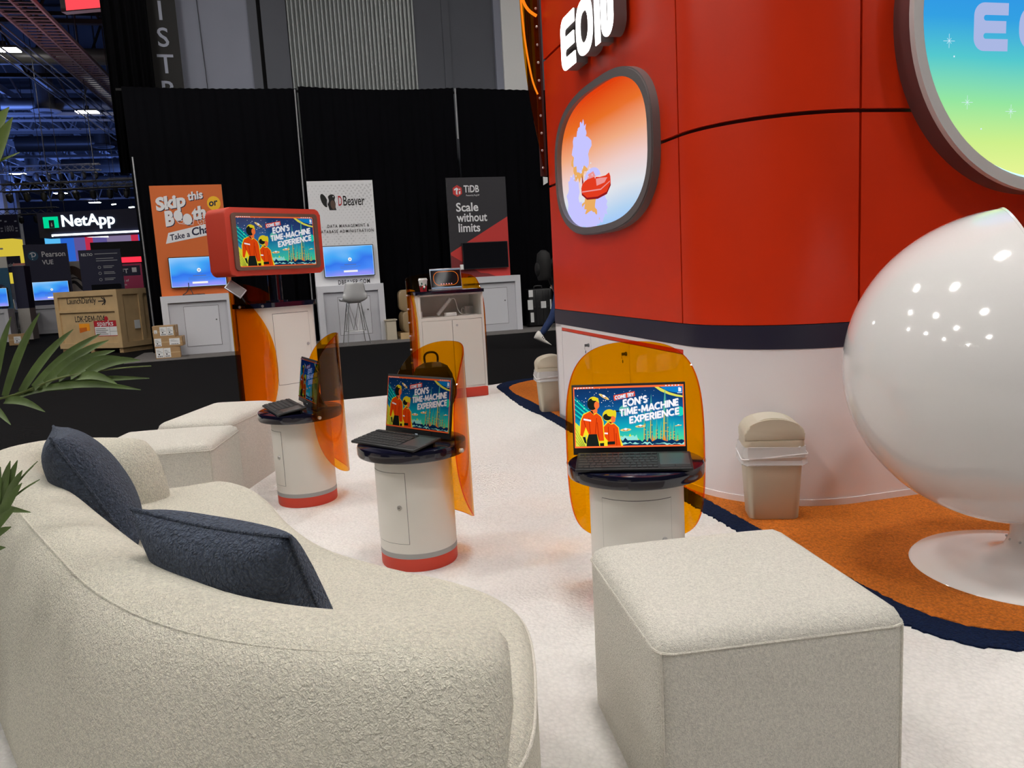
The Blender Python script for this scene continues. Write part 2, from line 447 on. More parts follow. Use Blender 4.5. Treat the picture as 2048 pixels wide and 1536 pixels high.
mat('paper_white', (0.82, 0.82, 0.80), .6)
mat('cup_red', S(184, 32, 42), .4)
mat('cup_green', S(40, 96, 74), .4)
mat('steel_truss', (0.34, 0.34, 0.36), .6)
mat('steel_truss_dark', (0.035, 0.035, 0.04), .7)
mat('duct', (0.22, 0.22, 0.225), .4, metal=.5)
mat('ceiling_paint', (0.014, 0.014, 0.018), .9)
mat('column_paint', (0.20, 0.20, 0.22), .8, vary=(2, .1))
mat('yellow_booth', S(232, 206, 48), .6)
mat('beige_booth', S(180, 174, 168), .6)
mat('pink_booth', S(222, 140, 136), .6)
mat('white_booth', S(196, 192, 186), .6)
emit('lamp_panel', (1.0, 0.965, 0.915), LAMP_POWER)
emit('lamp_far', (1.0, 0.96, 0.86), 22)
emit('letter_glow', (1.0, 0.985, 0.96), 6.0)
emit('letter_far', (0.82, 0.97, 1.0), 2.2)
emit('green_far', (0.0, 0.62, 0.28), 1.1)
emit('strip_far', (0.86, 1.0, 0.96), 4.0)
emit('blue_panel', (0.03, 0.16, 0.75), .8)
emit('cyan_panel', (0.10, 0.5, 0.9), 1.0)
emit('purple_panel', (0.20, 0.16, 0.52), .55)
emit('red_panel_far', (0.65, 0.03, 0.08), .8)
emit('violet_panel', (0.36, 0.28, 0.50), .6)
emit('red_strip', (1.0, 0.03, 0.06), 1.3)
emit('red_screen', (1.0, 0.07, 0.09), 1.1)
emit('pale_strip', (0.30, 0.38, 0.50), .7)
emit('hanging_yellow', (0.80, 0.62, 0.06), .8)
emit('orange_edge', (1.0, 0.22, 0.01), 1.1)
emit('indicator', (0.8, 0.9, 1.0), 1.5)
emit('menu_white', (0.9, 0.9, 0.9), 1.0)
emit('menu_grey', (0.10, 0.16, 0.35), 1.0)
screen_glass(emit_ramp('tv_blue', [(0.0, S(150, 150, 250)), (.28, S(70, 140, 250)), (.5, S(52, 120, 240)), (.75, S(70, 170, 250)), (1.0, S(140, 200, 255))], .95, 'Z', (1.6, .9)), .03)
emit('tv_rim', S(190, 225, 255), 1.0)
screen_glass(emit_ramp('window_sky', [(0, S(150, 195, 250)), (.12, S(178, 210, 240)), (.28, S(224, 226, 232)), (.45, S(238, 206, 200)), (.62, S(240, 170, 130)), (.8, S(232, 112, 40)), (1, S(222, 62, 12))], 1.0, 'Z', (1.2, .14)), .05)
screen_glass(emit_ramp('round_sky', [(0, S(236, 246, 150)), (.13, S(206, 240, 140)), (.26, S(150, 230, 160)), (.40, S(84, 200, 205)), (.52, S(50, 160, 226)), (.75, S(40, 130, 235)), (1, S(30, 100, 220))], 1.0, 'Z', (1.0, .10)), .05)
emit('round_rim', S(170, 246, 248), 1.8)
emit('cloud_lilac', S(198, 196, 255), 1.0)
emit('cloud_gold', S(234, 172, 96), 1.0)
emit('car_red', S(226, 60, 32), 1.0)
emit('car_dark', S(140, 26, 30), 1.0)
emit('car_light', S(236, 150, 150), 1.0)
emit('letter_lilac', S(176, 190, 236), .92)
emit('spark_white', S(220, 240, 255), 1.0)

# poster colours, once per brightness of the display that shows them
ART = dict(orange=S(255, 112, 58), white=S(252, 248, 252), shade=S(120, 150, 190), red=S(232, 78, 50), body=S(238, 76, 18), body_dark=S(170, 40, 10), black=S(28, 34, 30),
           skin=S(252, 120, 60), hair=S(235, 214, 40), glow=S(255, 226, 40), teal=S(24, 214, 190), teal_dark=S(10, 120, 140), lime=S(222, 226, 70), lime_dark=S(110, 130, 40),
           tower=S(96, 190, 165), tower_dark=S(40, 120, 140), tower_gold=S(226, 180, 60), fire=S(255, 128, 24), peak=S(14, 50, 90), peak_light=S(150, 230, 220), ring=S(226, 224, 90), globe=S(20, 130, 205), saucer=S(246, 214, 130), moon=S(100, 190, 170))
ART_KEYS = list(ART)
def art_mats(tagname, k, tint=(1, 1, 1)):
    tn = lambda c: tuple(a * b for a, b in zip(c, tint))
    stops = [(0, S(110, 220, 110)), (.16, S(60, 210, 170)), (.34, S(16, 170, 190)), (.55, S(14, 100, 160)), (.78, S(14, 66, 122)), (1, S(16, 50, 96))]
    a = screen_glass(emit_ramp('poster_sky_' + tagname, [(p, tn(c)) for p, c in stops], k, 'Z', (2.2, .22)), .04)
    return ['poster_sky_' + tagname] + [emit('poster_%s_%s' % (n, tagname), tn(c), k).name for n, c in ART.items()]
ART_SETS = {'bright': art_mats('bright', 1.0), 'large': art_mats('large', .72), 'dim': art_mats('dim', .36, (1, .86, .80)), 'side': art_mats('side', .22, (.55, .72, 1.25))}

def clip_rect(P, x0, x1, y0, y1):
    for ax, lim, sg in ((0, x0, 1), (0, x1, -1), (1, y0, 1), (1, y1, -1)):
        out = []
        for i in range(len(P)):
            a, b = P[i - 1], P[i]; da, db = (a[ax] - lim) * sg, (b[ax] - lim) * sg
            if (da >= 0) != (db >= 0):
                t = da / (da - db); out.append((a[0] + (b[0] - a[0]) * t, a[1] + (b[1] - a[1]) * t))
            if db >= 0: out.append(tuple(b))
        P = out
        if len(P) < 3: return []
    return P
def poster(mb, W, Hh, y):
    """the wallpaper of the displays drawn as flat colour shapes on the screen face (16 x 9 units), upright at depth y"""
    sx, sz = W / 16, Hh / 9
    st = [0]
    def M(extra=I4):
        st[0] += 1
        return T(0, y - .000015 * st[0], 0) @ FRONT @ Matrix.Diagonal((sx, sz, 1, 1)) @ T(-8, -4.5, 0) @ extra
    def put(P):
        P = clip_rect(P, 0, 16, 0, 9)
        if P: mb.flat(P, 0, M())
    def c(n): mb.m(1 + ART_KEYS.index(n))
    def px(P):  # traced drawing coordinates -> units
        out = []
        for x, yy in P:
            t = (x - 155) / 1545; top = 218 - 58 * t; bot = 1062 - 36 * t
            out.append(((x - 160 - 20 * (yy - 215) / 845 * 1) / 1535 * 16, (bot - yy) / (bot - top) * 9))
        return out
    def poly(n, P): c(n); put(px(P))
    def oval(n, cx, cy, a, b, rot=0.0): c(n); (u, v), = px([(cx, cy)]); put(ell(a, b, 24, u, v, 2, rot))
    mb.m(0); put([(0, 0), (16, 0), (16, 9), (0, 9)])
    rnd = random.Random(3)
    for k in range(9):
        x = 170 + k * 8
        poly('teal' if k % 2 else 'teal_dark', [(168, 330 + k * 34), (168, 350 + k * 34), (520, 680 + k * 26), (520, 640 + k * 26)])
    poly('lime', [(172, 690), (250, 760), (420, 1040), (178, 1048)])
    for k in range(4): poly('lime_dark', [(175, 760 + 60 * k), (176, 772 + 60 * k), (330 - 20 * k, 1040), (318 - 20 * k, 1040)])
    oval('globe', 1690, 120, 3.6, 1.7); oval('moon', 880, 530, .8, .75); oval('teal', 1640, 540, .7, .7)
    c('ring'); A = [(1280, 190), (1380, 262), (1500, 310), (1600, 335), (1690, 345)]; B = [(1690, 322), (1600, 305), (1500, 275), (1400, 225), (1330, 190)]
    put(px(A + B))
    for k in range(60):
        x, yy = rnd.uniform(200, 1300), rnd.uniform(225, 520); oval('white', x, yy, *( [rnd.choice((.03, .04, .06))] * 2))
    # skyline
    for x, top, bw in ((1160, 480, 40), (1205, 690, 26), (1250, 300, 46), (1325, 640, 34), (1385, 670, 30), (1440, 220, 70), (1475, 560, 30), (1515, 700, 24), (1560, 680, 34), (1610, 800, 22)):
        poly('tower', [(x - bw / 2, 960), (x - bw / 3, top + (960 - top) * .35), (x, top), (x + bw / 3, top + (960 - top) * .35), (x + bw / 2, 960)])
        poly('tower_dark', [(x, 960), (x, top + 30), (x + bw / 3.4, top + (960 - top) * .4), (x + bw / 2.4, 960)])
        poly('tower_gold', [(x - bw / 2.4, 960), (x - bw / 4, top + (960 - top) * .5), (x - bw / 9, top + (960 - top) * .5), (x - bw / 8, 960)])
        for q in range(3):
            yb = top + (960 - top) * (.5 + q * .15); poly('tower_gold', [(x - bw * .4, yb), (x + bw * .4, yb), (x + bw * .4, yb + 8), (x - bw * .4, yb + 8)])
    fl = [(1130, 985)]
    for k in range(22): fl += [(1140 + k * 25, 960 - rnd.uniform(10, 40) - (70 if k in (5, 6, 11, 12) else 0)), (1152 + k * 25, 965)]
    poly('fire', fl + [(1700, 985)])
    for k, (nm, base, amp) in enumerate((('lime', 905, 60), ('peak_light', 925, 60), ('peak', 950, 44), ('peak_light', 990, 30), ('peak', 1003, 24))):
        x0 = 820; x1 = (1090, 1160, 1700, 1700, 1700)[k]; P = [(x0, 1046)]
        n = 12 if k < 2 else 26
        for q in range(n + 1): P.append((x0 + (x1 - x0) * q / n, base - rnd.uniform(0, amp) + (q % 2) * amp * .4 + (40 if k < 2 and q > n * .7 else 0)))
        poly(nm, P + [(x1, 1040 if k < 2 else 1026)])
    for x, yy, a, b, rot in ((595, 345, .85, .2, -.55), (895, 803, .8, .2, .05), (1100, 752, .75, .18, .05), (1620, 738, .5, .08, .1)):
        oval('saucer', x, yy, a, b, rot); oval('body_dark', x, yy + 4, a * .55, b * .35, rot); oval('white', x, yy - 10, a * .3, b * .8, rot)
    # the two figures, seen from behind
    poly('glow', [(392, 545), (300, 585), (255, 690), (246, 885), (290, 915), (345, 880), (345, 1042), (600, 1036), (600, 940), (586, 690), (560, 620), (480, 560)])
    poly('glow', [(640, 690), (580, 760), (590, 1036), (860, 1030), (815, 900), (800, 770), (740, 715)])
    poly('skin', [(420, 480), (500, 470), (500, 560), (440, 590), (405, 560)])
    poly('body', [(395, 552), (305, 600), (268, 690), (258, 880), (292, 900), (335, 770), (378, 868), (492, 864), (520, 960), (592, 955), (572, 690), (552, 625), (490, 575), (450, 600)])
    for a, b2 in (((335, 770), (300, 640)), ((400, 860), (380, 640)), ((470, 860), (490, 640)), ((520, 940), (498, 700))):
        c('body_dark'); put(ribbon(px([a, b2]), .09))
    poly('black', [(376, 868), (492, 864), (526, 1032), (345, 1040), (352, 950)]); poly('black', [(290, 905), (330, 905), (348, 1000), (318, 985)]); poly('black', [(532, 990), (592, 985), (592, 1035), (536, 1036)])
    c('hair'); put(ribbon(px([(520, 972), (592, 965)]), .14))
    poly('black', [(395, 545), (455, 600), (430, 540)])
    oval('hair', 446, 425, .83, .86); oval('black', 428, 450, .72, .86); oval('skin', 492, 462, .38, .56); poly('skin', [(505, 440), (530, 480), (512, 500)]); poly('black', [(372, 400), (500, 380), (470, 420), (400, 430)]); oval('hair', 470, 378, .5, .24)
    c('white'); (u, v), = px([(305, 672)]); put([(u, v), (u + 1.1, v - .22), (u + 1.1, v + .02), (u, v + .25)])
    poly('skin', [(650, 640), (740, 620), (748, 690), (690, 720), (660, 700)])
    poly('body', [(650, 702), (588, 765), (600, 900), (650, 965), (640, 1030), (830, 1030), (806, 900), (790, 775), (735, 720), (690, 730)])
    for a, b2 in (((660, 950), (650, 760)), ((740, 960), (730, 780)), ((770, 1020), (760, 850))):
        c('body_dark'); put(ribbon(px([a, b2]), .08))
    poly('black', [(640, 968), (745, 962), (745, 1005), (640, 1010)]); poly('black', [(655, 690), (690, 722), (700, 700)])
    oval('hair', 668, 605, 1.0, .92); oval('black', 640, 625, .62, .5); oval('hair', 690, 580, .6, .4); oval('skin', 722, 650, .34, .45); oval('hair', 742, 575, .25, .5)
    c('white'); (u, v), = px([(598, 862)]); put([(u, v), (u + .5, v - .05), (u + .5, v + .18), (u, v + .22)])
    # words
    def word(tx, cx, cy, wd, h, bold=.21):
        (u, v), = px([(cx, cy)]); slope = math.tan(R(9.6))
        sh = Matrix(((1, 0, 0, 0), (slope, 1, 0, 0), (0, 0, 1, 0), (0, 0, 0, 1)))
        for col_, du, dv in (('shade', .09, -.09), ('white', 0, 0)):
            c(col_); Mx = M(T(u + du, v + dv, 0) @ sh)
            for q in caps(tx, wd, h * .72, bold): mb.flat(q, 0, Mx)
    poly('red', [(728, 325), (1022, 262), (1030, 330), (736, 398)])
    word('COME TRY', 748, 382, 2.75, .74)
    word("EON'S", 862, 486, 3.55, 1.5, .225); word('TIME-MACHINE', 815, 618, 8.55, 1.42, .225); word('EXPERIENCE', 950, 716, 7.25, 1.42, .225)
    # desktop: menu bar, border, file icon
    c('orange')
    for P in ([(0, 0), (16, 0), (16, .24), (0, .24)], [(0, 8.72), (16, 8.72), (16, 9), (0, 9)], [(0, 0), (.16, 0), (.16, 9), (0, 9)], [(15.84, 0), (16, 0), (16, 9), (15.84, 9)]): put(P)
    c('white')
    for k in range(7): put([(.2 + k * .42, 8.8), (.45 + k * .42, 8.8), (.45 + k * .42, 8.92), (.2 + k * .42, 8.92)])
    for k in range(5): put([(13.4 + k * .45, 8.8), (13.6 + k * .45, 8.8), (13.6 + k * .45, 8.94), (13.4 + k * .45, 8.94)])
    put([(15.25, 7.95), (15.65, 7.95), (15.65, 8.4), (15.5, 8.55), (15.25, 8.55)]); put([(15.1, 7.72), (15.75, 7.72), (15.75, 7.8), (15.1, 7.8)])
    mb.m(0)
# ---------------------------------------------------------------- setting: hall floor, carpets
GX = Vector((.971, .239, 0)); GY = Vector((-.239, .971, 0)); GA = math.atan2(.239, .971)
def G(a, b, z=0.0): return GX * a + GY * b + Vector((0, 0, z))

fl = MB(); fl.box(-46, 32, -24, 106, -.2, 0)
struct(tag(fl.build('floor', 'hall_carpet', rz=GA, smooth=0), 'black hall carpet running between the stands', 'floor'))

def jitter(P, amt, step=.02, closed=False, seed=1):
    """resample an outline finely and roughen it like the ends of a pile"""
    rn = random.Random(seed); out = []
    n = len(P)
    for i in range(n if closed else n - 1):
        a = Vector(P[i]); b = Vector(P[(i + 1) % n]); k = max(1, int((b - a).length / step))
        for q in range(k):
            p = a.lerp(b, q / k); out.append((p.x + rn.uniform(-amt, amt), p.y + rn.uniform(-amt, amt)))
    if not closed: out.append(tuple(P[-1]))
    return out
navy_out = smooth_pts([(.34, 8.56), (.10, 8.47), (-.08, 8.30), (-.155, 8.02), (-.085, 7.6), (.03, 6.99), (.125, 6.6), (.24, 6.25), (.39, 5.65), (.62, 4.65), (.87, 3.62), (.945, 3.32), (1.07, 2.82), (1.20, 2.38), (1.32, 2.215), (1.47, 2.15), (1.75, 2.10), (2.3, 2.1), (3.6, 2.3)], 5)
navy_in = smooth_pts([(.36, 8.44), (.19, 8.33), (.035, 8.14), (-.028, 7.9), (.024, 7.5), (.142, 7.08), (.245, 6.68), (.35, 6.25), (.50, 5.6), (.73, 4.62), (.965, 3.67), (1.045, 3.34), (1.16, 2.88), (1.275, 2.49), (1.39, 2.32), (1.53, 2.262), (1.76, 2.21), (2.3, 2.2), (3.6, 2.42)], 5)
white_back = [G(-3.9, 7.35), G(-.2, 8.03), G(.05, 8.08)]
P = [(-1.677, 7.76), (-.206, 8.22), (.05, 8.40), (.30, 8.62)]
Wc = [(4.5, 9.7), (.30, 8.62), (-.206, 8.215), (-1.677, 7.75), (-2.75, 7.47), (-2.35, 5.6), (-2.3, 4.4), (-2.7, 2.6), (-2.9, -1.2), (4.8, -1.2)]
cp = MB(); cp.prism(Wc, .0005, .012)
tag(cp.build('carpet', 'white_carpet', smooth=0), 'cream white cut-pile carpet laid under the whole lounge', 'carpet')
rug = thing('carpet', 'orange inlaid carpet with a navy border curving along the red wall', 'carpet', (0, 0, .012))
c1 = MB(); c1.prism(jitter(navy_in, .006, .012, seed=2) + [(3.6, 4.6), (1.5, 5.2), (.8, 8.0)], .0002, .0075)
c1.build('center_field', 'orange_carpet', rug, smooth=0)
c1 = MB(); c1.prism(jitter(navy_out, .008, .012, seed=3) + jitter(navy_in, .003, .012, seed=4)[::-1], .0002, .0065)
c1.build('border', 'navy_carpet', rug, smooth=0)

# ---------------------------------------------------------------- the red stand building
PA = Vector((.893, 4.03)); DL = Vector((.239, -.971)); DN = Vector((.971, .239)); RAD = .59
PC = PA + DN * RAD; PE = PC + DL * RAD; PLF = PA - DL * 2.2
RW_L, RW_R = math.atan2(DL.y, DL.x), math.atan2(DN.y, DN.x)
seg_left = [PLF, PA]
seg_arc = [PC - DN * RAD * math.cos(R(a)) + DL * RAD * math.sin(R(a)) for a in [k * 90 / 24 for k in range(25)]]
seg_right = [PE, PE + DN * 2.9]
seg_end = [PLF + DN * 1.6, PLF]
def strip(mb, path, z0, z1, d0, d1, trim=0.0, b=0.0):
    """upright slab along a plan path between offsets d0..d1 (positive = into the building)"""
    p = [Vector(q) for q in path]
    if trim:
        p[0] = p[0] + (p[1] - p[0]).normalized() * trim; p[-1] = p[-1] + (p[-2] - p[-1]).normalized() * trim
    A, B = [], []
    for i in range(len(p)):
        t = (p[min(i + 1, len(p) - 1)] - p[max(i - 1, 0)]).normalized(); n = Vector((-t.y, t.x))
        A.append(tuple(p[i] + n * d0)); B.append(tuple(p[i] + n * d1))
    mb.prism(A + B[::-1], z0, z1, b=b)
    return mb
wall = thing('wall_right', 'curved red panelled stand wall with navy band and white base', 'wall', (0, 0, 0)); struct(wall)
ZS = [.873, 1.815, 2.735, 3.75]
allpath = [PLF + DN * 1.6, PLF] + seg_left[1:] + seg_arc[1:] + seg_right[1:]
bk = MB(); strip(bk, allpath, .02, 3.74, .022, .06); bk.build('backing', 'red_gap', wall)
for sg in (seg_left, seg_arc, seg_right, seg_end):
    for a, b in zip(ZS[:-1], ZS[1:]):
        pm = MB(); strip(pm, sg, a + .009, b - .009, 0, .022, .006); pm.build('panel', 'red_paint', wall)
bm_ = MB(); strip(bm_, allpath, .768, .879, -.003, .022); bm_.build('band', 'navy_paint', wall)
bm_ = MB(); strip(bm_, seg_arc + seg_right[1:], .022, .768, 0, .022); strip(bm_, [PLF, PA - DL * 2.05], .022, .768, 0, .022); strip(bm_, seg_end, .022, .768, 0, .022)
strip(bm_, seg_left, .745, .768, 0, .022); strip(bm_, seg_left, .022, .05, 0, .022)
bm_.build('base', 'white_paint', wall)
sk = MB(); strip(sk, seg_arc + seg_right[1:], .012, .05, -.006, .001); sk.build('skirting', 'white_paint', wall)
rf = MB(); rf.prism([tuple(p) for p in (allpath + [PE + DN * 2.9 - DL * 4.0, PLF + DN * 1.6])], 3.74, 3.80); rf.build('roof', 'red_paint', wall)

def on_left(t, z, out=0.0): p = PA - DL * t - DN * out; return (p.x, p.y, z)
def on_right(s, z, out=0.0): p = PE + DN * s + DL * out; return (p.x, p.y, z)

# built-in cupboard row under the band
cab = thing('cupboard', 'white three-door cupboard built into the base of the red wall', 'cupboard', on_left(2.05, 0, -.002), RW_L)
m_ = MB(); m_.box(0, 2.05, .0, .018, .722, .744); m_.build('rail', 'red_paint', cab)
m_ = MB(); m_.box(.0, 2.05, .010, .016, .05, .722); m_.build('back_panel', 'gap_line', cab)
for k, (a, b) in enumerate(((0, .65), (.65, 1.325), (1.325, 2.05))):
    m_ = MB(); m_.box(a + .003, b - .003, -.001, .014, .052, .718, b=.001, seg=1); d = m_.build('door', 'white_paint', cab)
    if k < 2:
        q = MB(); M = T(b - .045, -.002, .655) @ RX(R(90)); q.lathe([(.013, 0), (.013, .006), (.010, .009)], 16, M); q.build('lock', 'dark_steel', d)
        q = MB(); q.lathe([(.009, .0), (.009, .022)], 12, M @ T(0, 0, .009) @ Matrix.Diagonal((.35, 1, 1, 1))); q.tube([(b - .045, -.030, .648), (b - .044, -.034, .634), (b - .043, -.03, .625)], .0012, 6)
        q.lathe([(.009, -.001), (.009, .001)], 12, T(b - .043, -.028, .610) @ RX(R(90)) @ Matrix.Diagonal((.8, 1.2, 1, 1))); q.build('key', 'dark_steel', d)

# rounded display window
win = thing('wall_display', 'rounded window display of a red flying car in an orange sky', 'display', on_left(1.045, 1.861), RW_L)
oo = ell(.843, .465, 72, p=2.75); ii = ell(.795, .425, 72, p=2.75); i2 = ell(.785, .415, 72, p=2.75)
m_ = MB(); m_.ring(oo, ii, 0, .042, FRONT); m_.ring(ell(.835, .457, 72, p=2.75), i2, .041, .050, FRONT); m_.build('frame', 'frame_grey', win)
m_ = MB(); Mw = lambda k: T(0, -.012 - k * .0004, 0) @ FRONT
m_.m(0).flat(ell(.80, .43, 72, p=2.75), 0, Mw(0))
def blob(cx, cy, a, b, seed, n=30, wob=.22, low=0.0):
    rn = random.Random(seed); q = [1 + rn.uniform(-wob, wob) for _ in range(n)]
    return [(cx + a * q[k] * math.cos(2 * math.pi * k / n), cy + b * q[k] * math.sin(2 * math.pi * k / n) * (1.0 if math.sin(2 * math.pi * k / n) > 0 else 1 + low)) for k in range(n)]
m_.m(2).flat(blob(-.40, .03, .17, .12, 5), 0, Mw(1)); m_.m(1).flat(blob(-.36, .10, .18, .13, 6), 0, Mw(2)); m_.m(1).flat(blob(-.33, .19, .09, .09, 9), 0, Mw(3))
m_.m(2).flat(blob(-.20, -.30, .19, .12, 11, wob=.15), 0, Mw(1)); m_.m(1).flat(blob(-.22, -.37, .15, .06, 12, wob=.15), 0, Mw(2)); m_.m(1).flat(blob(-.56, -.20, .13, .16, 14, wob=.2), 0, Mw(1)); m_.m(1).flat(blob(-.44, -.33, .14, .09, 15), 0, Mw(2)); m_.m(1).flat(blob(-.02, -.29, .10, .09, 18), 0, Mw(2))
car = [(-.38, -.175), (-.385, -.145), (-.36, -.118), (-.30, -.105), (-.22, -.095), (-.13, -.10), (-.03, -.112), (.07, -.115), (.13, -.105), (.15, -.13), (.15, -.17), (.08, -.215), (-.08, -.228), (-.28, -.215)]
m_.m(4).flat([(x, y - .014) for x, y in car], 0, Mw(3)); m_.m(3).flat(car, 0, Mw(4))
dome = [(-.315, -.10)] + [(-.165 + .15 * math.cos(R(q)), -.10 + .062 * math.sin(R(q))) for q in range(170, 9, -16)] + [(-.015, -.10)]
m_.m(1).flat(dome, 0, Mw(5)); m_.m(5).flat([(-.26, -.10), (-.235, -.07), (-.14, -.062), (-.10, -.10)], 0, Mw(6)); m_.m(5).flat([(-.10, -.115), (-.02, -.118), (.10, -.13), (.05, -.155), (-.09, -.16)], 0, Mw(5))
m_.m(4).flat([(-.365, -.12), (-.36, -.05), (-.335, -.11)], 0, Mw(5)); m_.m(5).flat([(-.37, -.165), (-.02, -.185), (.14, -.155), (.14, -.161), (-.02, -.193), (-.37, -.173)], 0, Mw(5))
for k in range(14): m_.m(6).flat(ell(.006, .006, 8, random.uniform(-.6, -.1), random.uniform(-.12, .0)), 0, Mw(7))
m_.build('screen', ['window_sky', 'cloud_lilac', 'cloud_gold', 'car_red', 'car_dark', 'car_light', 'spark_white'], win, smooth=0)

# lit letters on the red wall
def logo_letter(ch, w_, h_, st):
    """rounded logo letters; returns outlines (outer, holes drawn as ring)"""
    if ch == 'E':
        r = .3 * w_; g = (h_ - 3 * st) / 2
        arc = lambda cx, cy, rr, a0, a1: [(cx + rr * math.cos(R(a0 + (a1 - a0) * k / 8)), cy + rr * math.sin(R(a0 + (a1 - a0) * k / 8))) for k in range(9)]
        P = [(w_, h_)] + arc(r, h_ - r, r, 90, 180) + arc(r, r, r, 180, 270) + [(w_, 0), (w_, st)]
        q = g / 2
        P += [(st + q, st)] + arc(st + q, st + q, q, 270, 90)[1:] + [(w_ * .94, st + g), (w_ * .94, 2 * st + g), (st + q, 2 * st + g)] + arc(st + q, 2 * st + g + q, q, 270, 90)[1:] + [(w_, h_ - st)]
        return P
    if ch == 'N':
        r = (w_ - st) / 4
        pts = [(st / 2, 0), (st / 2, h_ - r - st / 2)]
        pts += [(st / 2 + r + r * math.cos(R(180 - 18 * k)), h_ - r - st / 2 + r * math.sin(R(180 - 18 * k))) for k in range(1, 11)]
        pts += [(st / 2 + 3 * r + r * math.cos(R(180 + 18 * k)), r + st / 2 + r * math.sin(R(180 + 18 * k))) for k in range(0, 11)]
        pts += [(w_ - st / 2, h_)]
        return ribbon(pts, st)
sign = thing('letter_sign', 'three white glowing logo letters standing off the red wall', 'sign', on_left(1.46, 2.465), RW_L)
for ch, x, w_ in (('E', 0, .27), ('O', .30, .29), ('N', .63, .28)):
    fc = MB(); sd = MB(); h_ = .325
    if ch == 'O':
        o1, o2 = ell(w_ / 2, h_ / 2, 48, x + w_ / 2, h_ / 2, 2.6), ell(w_ / 2 - .075, h_ / 2 - .075, 48, x + w_ / 2, h_ / 2, 2.3)
        sd.ring(o1, o2, .02, .098, FRONT); fc.ring(ell(w_ / 2 - .004, h_ / 2 - .004, 48, x + w_ / 2, h_ / 2, 2.6), ell(w_ / 2 - .071, h_ / 2 - .071, 48, x + w_ / 2, h_ / 2, 2.3), .0985, .104, FRONT)
    else:
        P = [(x + a, b) for a, b in logo_letter(ch, w_, h_, .078)]
        sd.prism(P, .02, .098, FRONT); fc.prism([(x + a, b) for a, b in logo_letter(ch, w_, h_, .074)], .0985, .104, FRONT)
    s_ = sd.build('letter', 'frame_grey', sign); fc.build('face', 'letter_glow', s_)

# big round lightbox
rnd_ = thing('round_display', 'large round lit sign with blue to green sky in a deep dark rim', 'sign', on_right(.93, 2.19), RW_R)
m_ = MB(); m_.ring(ell(.768, .768, 96), ell(.75, .75, 96), 0, .115, FRONT); m_.build('rim', 'frame_brown', rnd_)
m_ = MB(); m_.ring(ell(.772, .772, 96), ell(.728, .728, 96), .1, .128, FRONT); m_.ring(ell(.735, .735, 96), ell(.715, .715, 96), .06, .118, FRONT); m_.build('lip', 'lip_grey', rnd_)
m_ = MB(); m_.ring(ell(.716, .716, 96), ell(.696, .696, 96), .075, .083, FRONT); m_.build('glow_ring', 'round_rim', rnd_)
m_ = MB(); m_.m(0).flat(ell(.708, .708, 96), .078, FRONT)
z = lambda k: T(0, -.0785 - .0004 * k, 0) @ FRONT
for ch, x in (('E', -.415), ('N', .145)):
    m_.m(1).flat([(x + a, b - .14) for a, b in logo_letter(ch, .185 if ch == 'E' else .23, .205, .052)], 0, z(1))
o1, o2 = ell(.115, .1025, 40, -.055, -.0375, 2.5), ell(.066, .054, 40, -.055, -.0375, 2.3)
m_.m(1).ring(o1, o2, .0788, .0792, FRONT)
for k in range(16):
    a, rr = random.uniform(0, 6.28), random.uniform(.1, .6); m_.m(2).flat(ell(.004, .004, 8, rr * math.cos(a), rr * math.sin(a)), 0, z(2))
for cx, cy in ((-.545, -.10), (-.44, -.36), (-.2, -.40), (.3, .3)):
    for k in range(4):
        a = k * math.pi / 4; L = .03 if k % 2 == 0 else .016
        m_.m(2).flat(ribbon([(cx - L * math.cos(a), cy - L * math.sin(a)), (cx + L * math.cos(a), cy + L * math.sin(a))], .0016), 0, z(2 + k))
m_.build('screen', ['round_sky', 'letter_lilac', 'spark_white'], rnd_, smooth=0)

# amber fin behind the far end of the wall, bolted along its edge
fin = thing('amber_fin', 'tall clear amber sheet bolted to the far edge of the red wall', 'panel', (PLF.x, PLF.y, 0), RW_R)
pts = smooth_pts([(-.02, 1.9), (-.06, 2.15), (-.11, 2.45), (-.145, 2.85), (-.16, 3.5)], 6) + [(-.02, 3.6)]
m_ = MB(); m_.prism([(x, y) for x, y in pts], 0, .008, T(0, .03, 0) @ FRONT); m_.build('sheet', 'amber', fin)
m_ = MB(); m_.sphere((0, 0, 0), (.010, .006, .010), nu=10, nv=6); bo = m_.build('bolt', 'steel', fin, loc=(-.034, .02, 1.96))
for k in range(1, 13): c_ = bo.copy(); COL.objects.link(c_); c_.location.z = 1.96 + .128 * k
m_ = MB(); m_.box(-.05, .0, .030, .05, 1.9, 3.6); m_.build('batten', 'red_gap', fin)
m_ = MB(); m_.tube(smooth_pts([(-.16, .02, 3.32), (-.13, .02, 3.17), (-.09, .02, 3.10), (-.03, .02, 3.06)], 6), .012, 8); m_.tube(smooth_pts([(-.15, .02, 3.25), (-.13, .02, 2.9), (-.09, .02, 2.62), (-.05, .02, 2.5)], 6), .007, 8); m_.build('glowing_edge', 'orange_edge', fin)  # bright edges of the amber sheet, their glow put in as emission colour
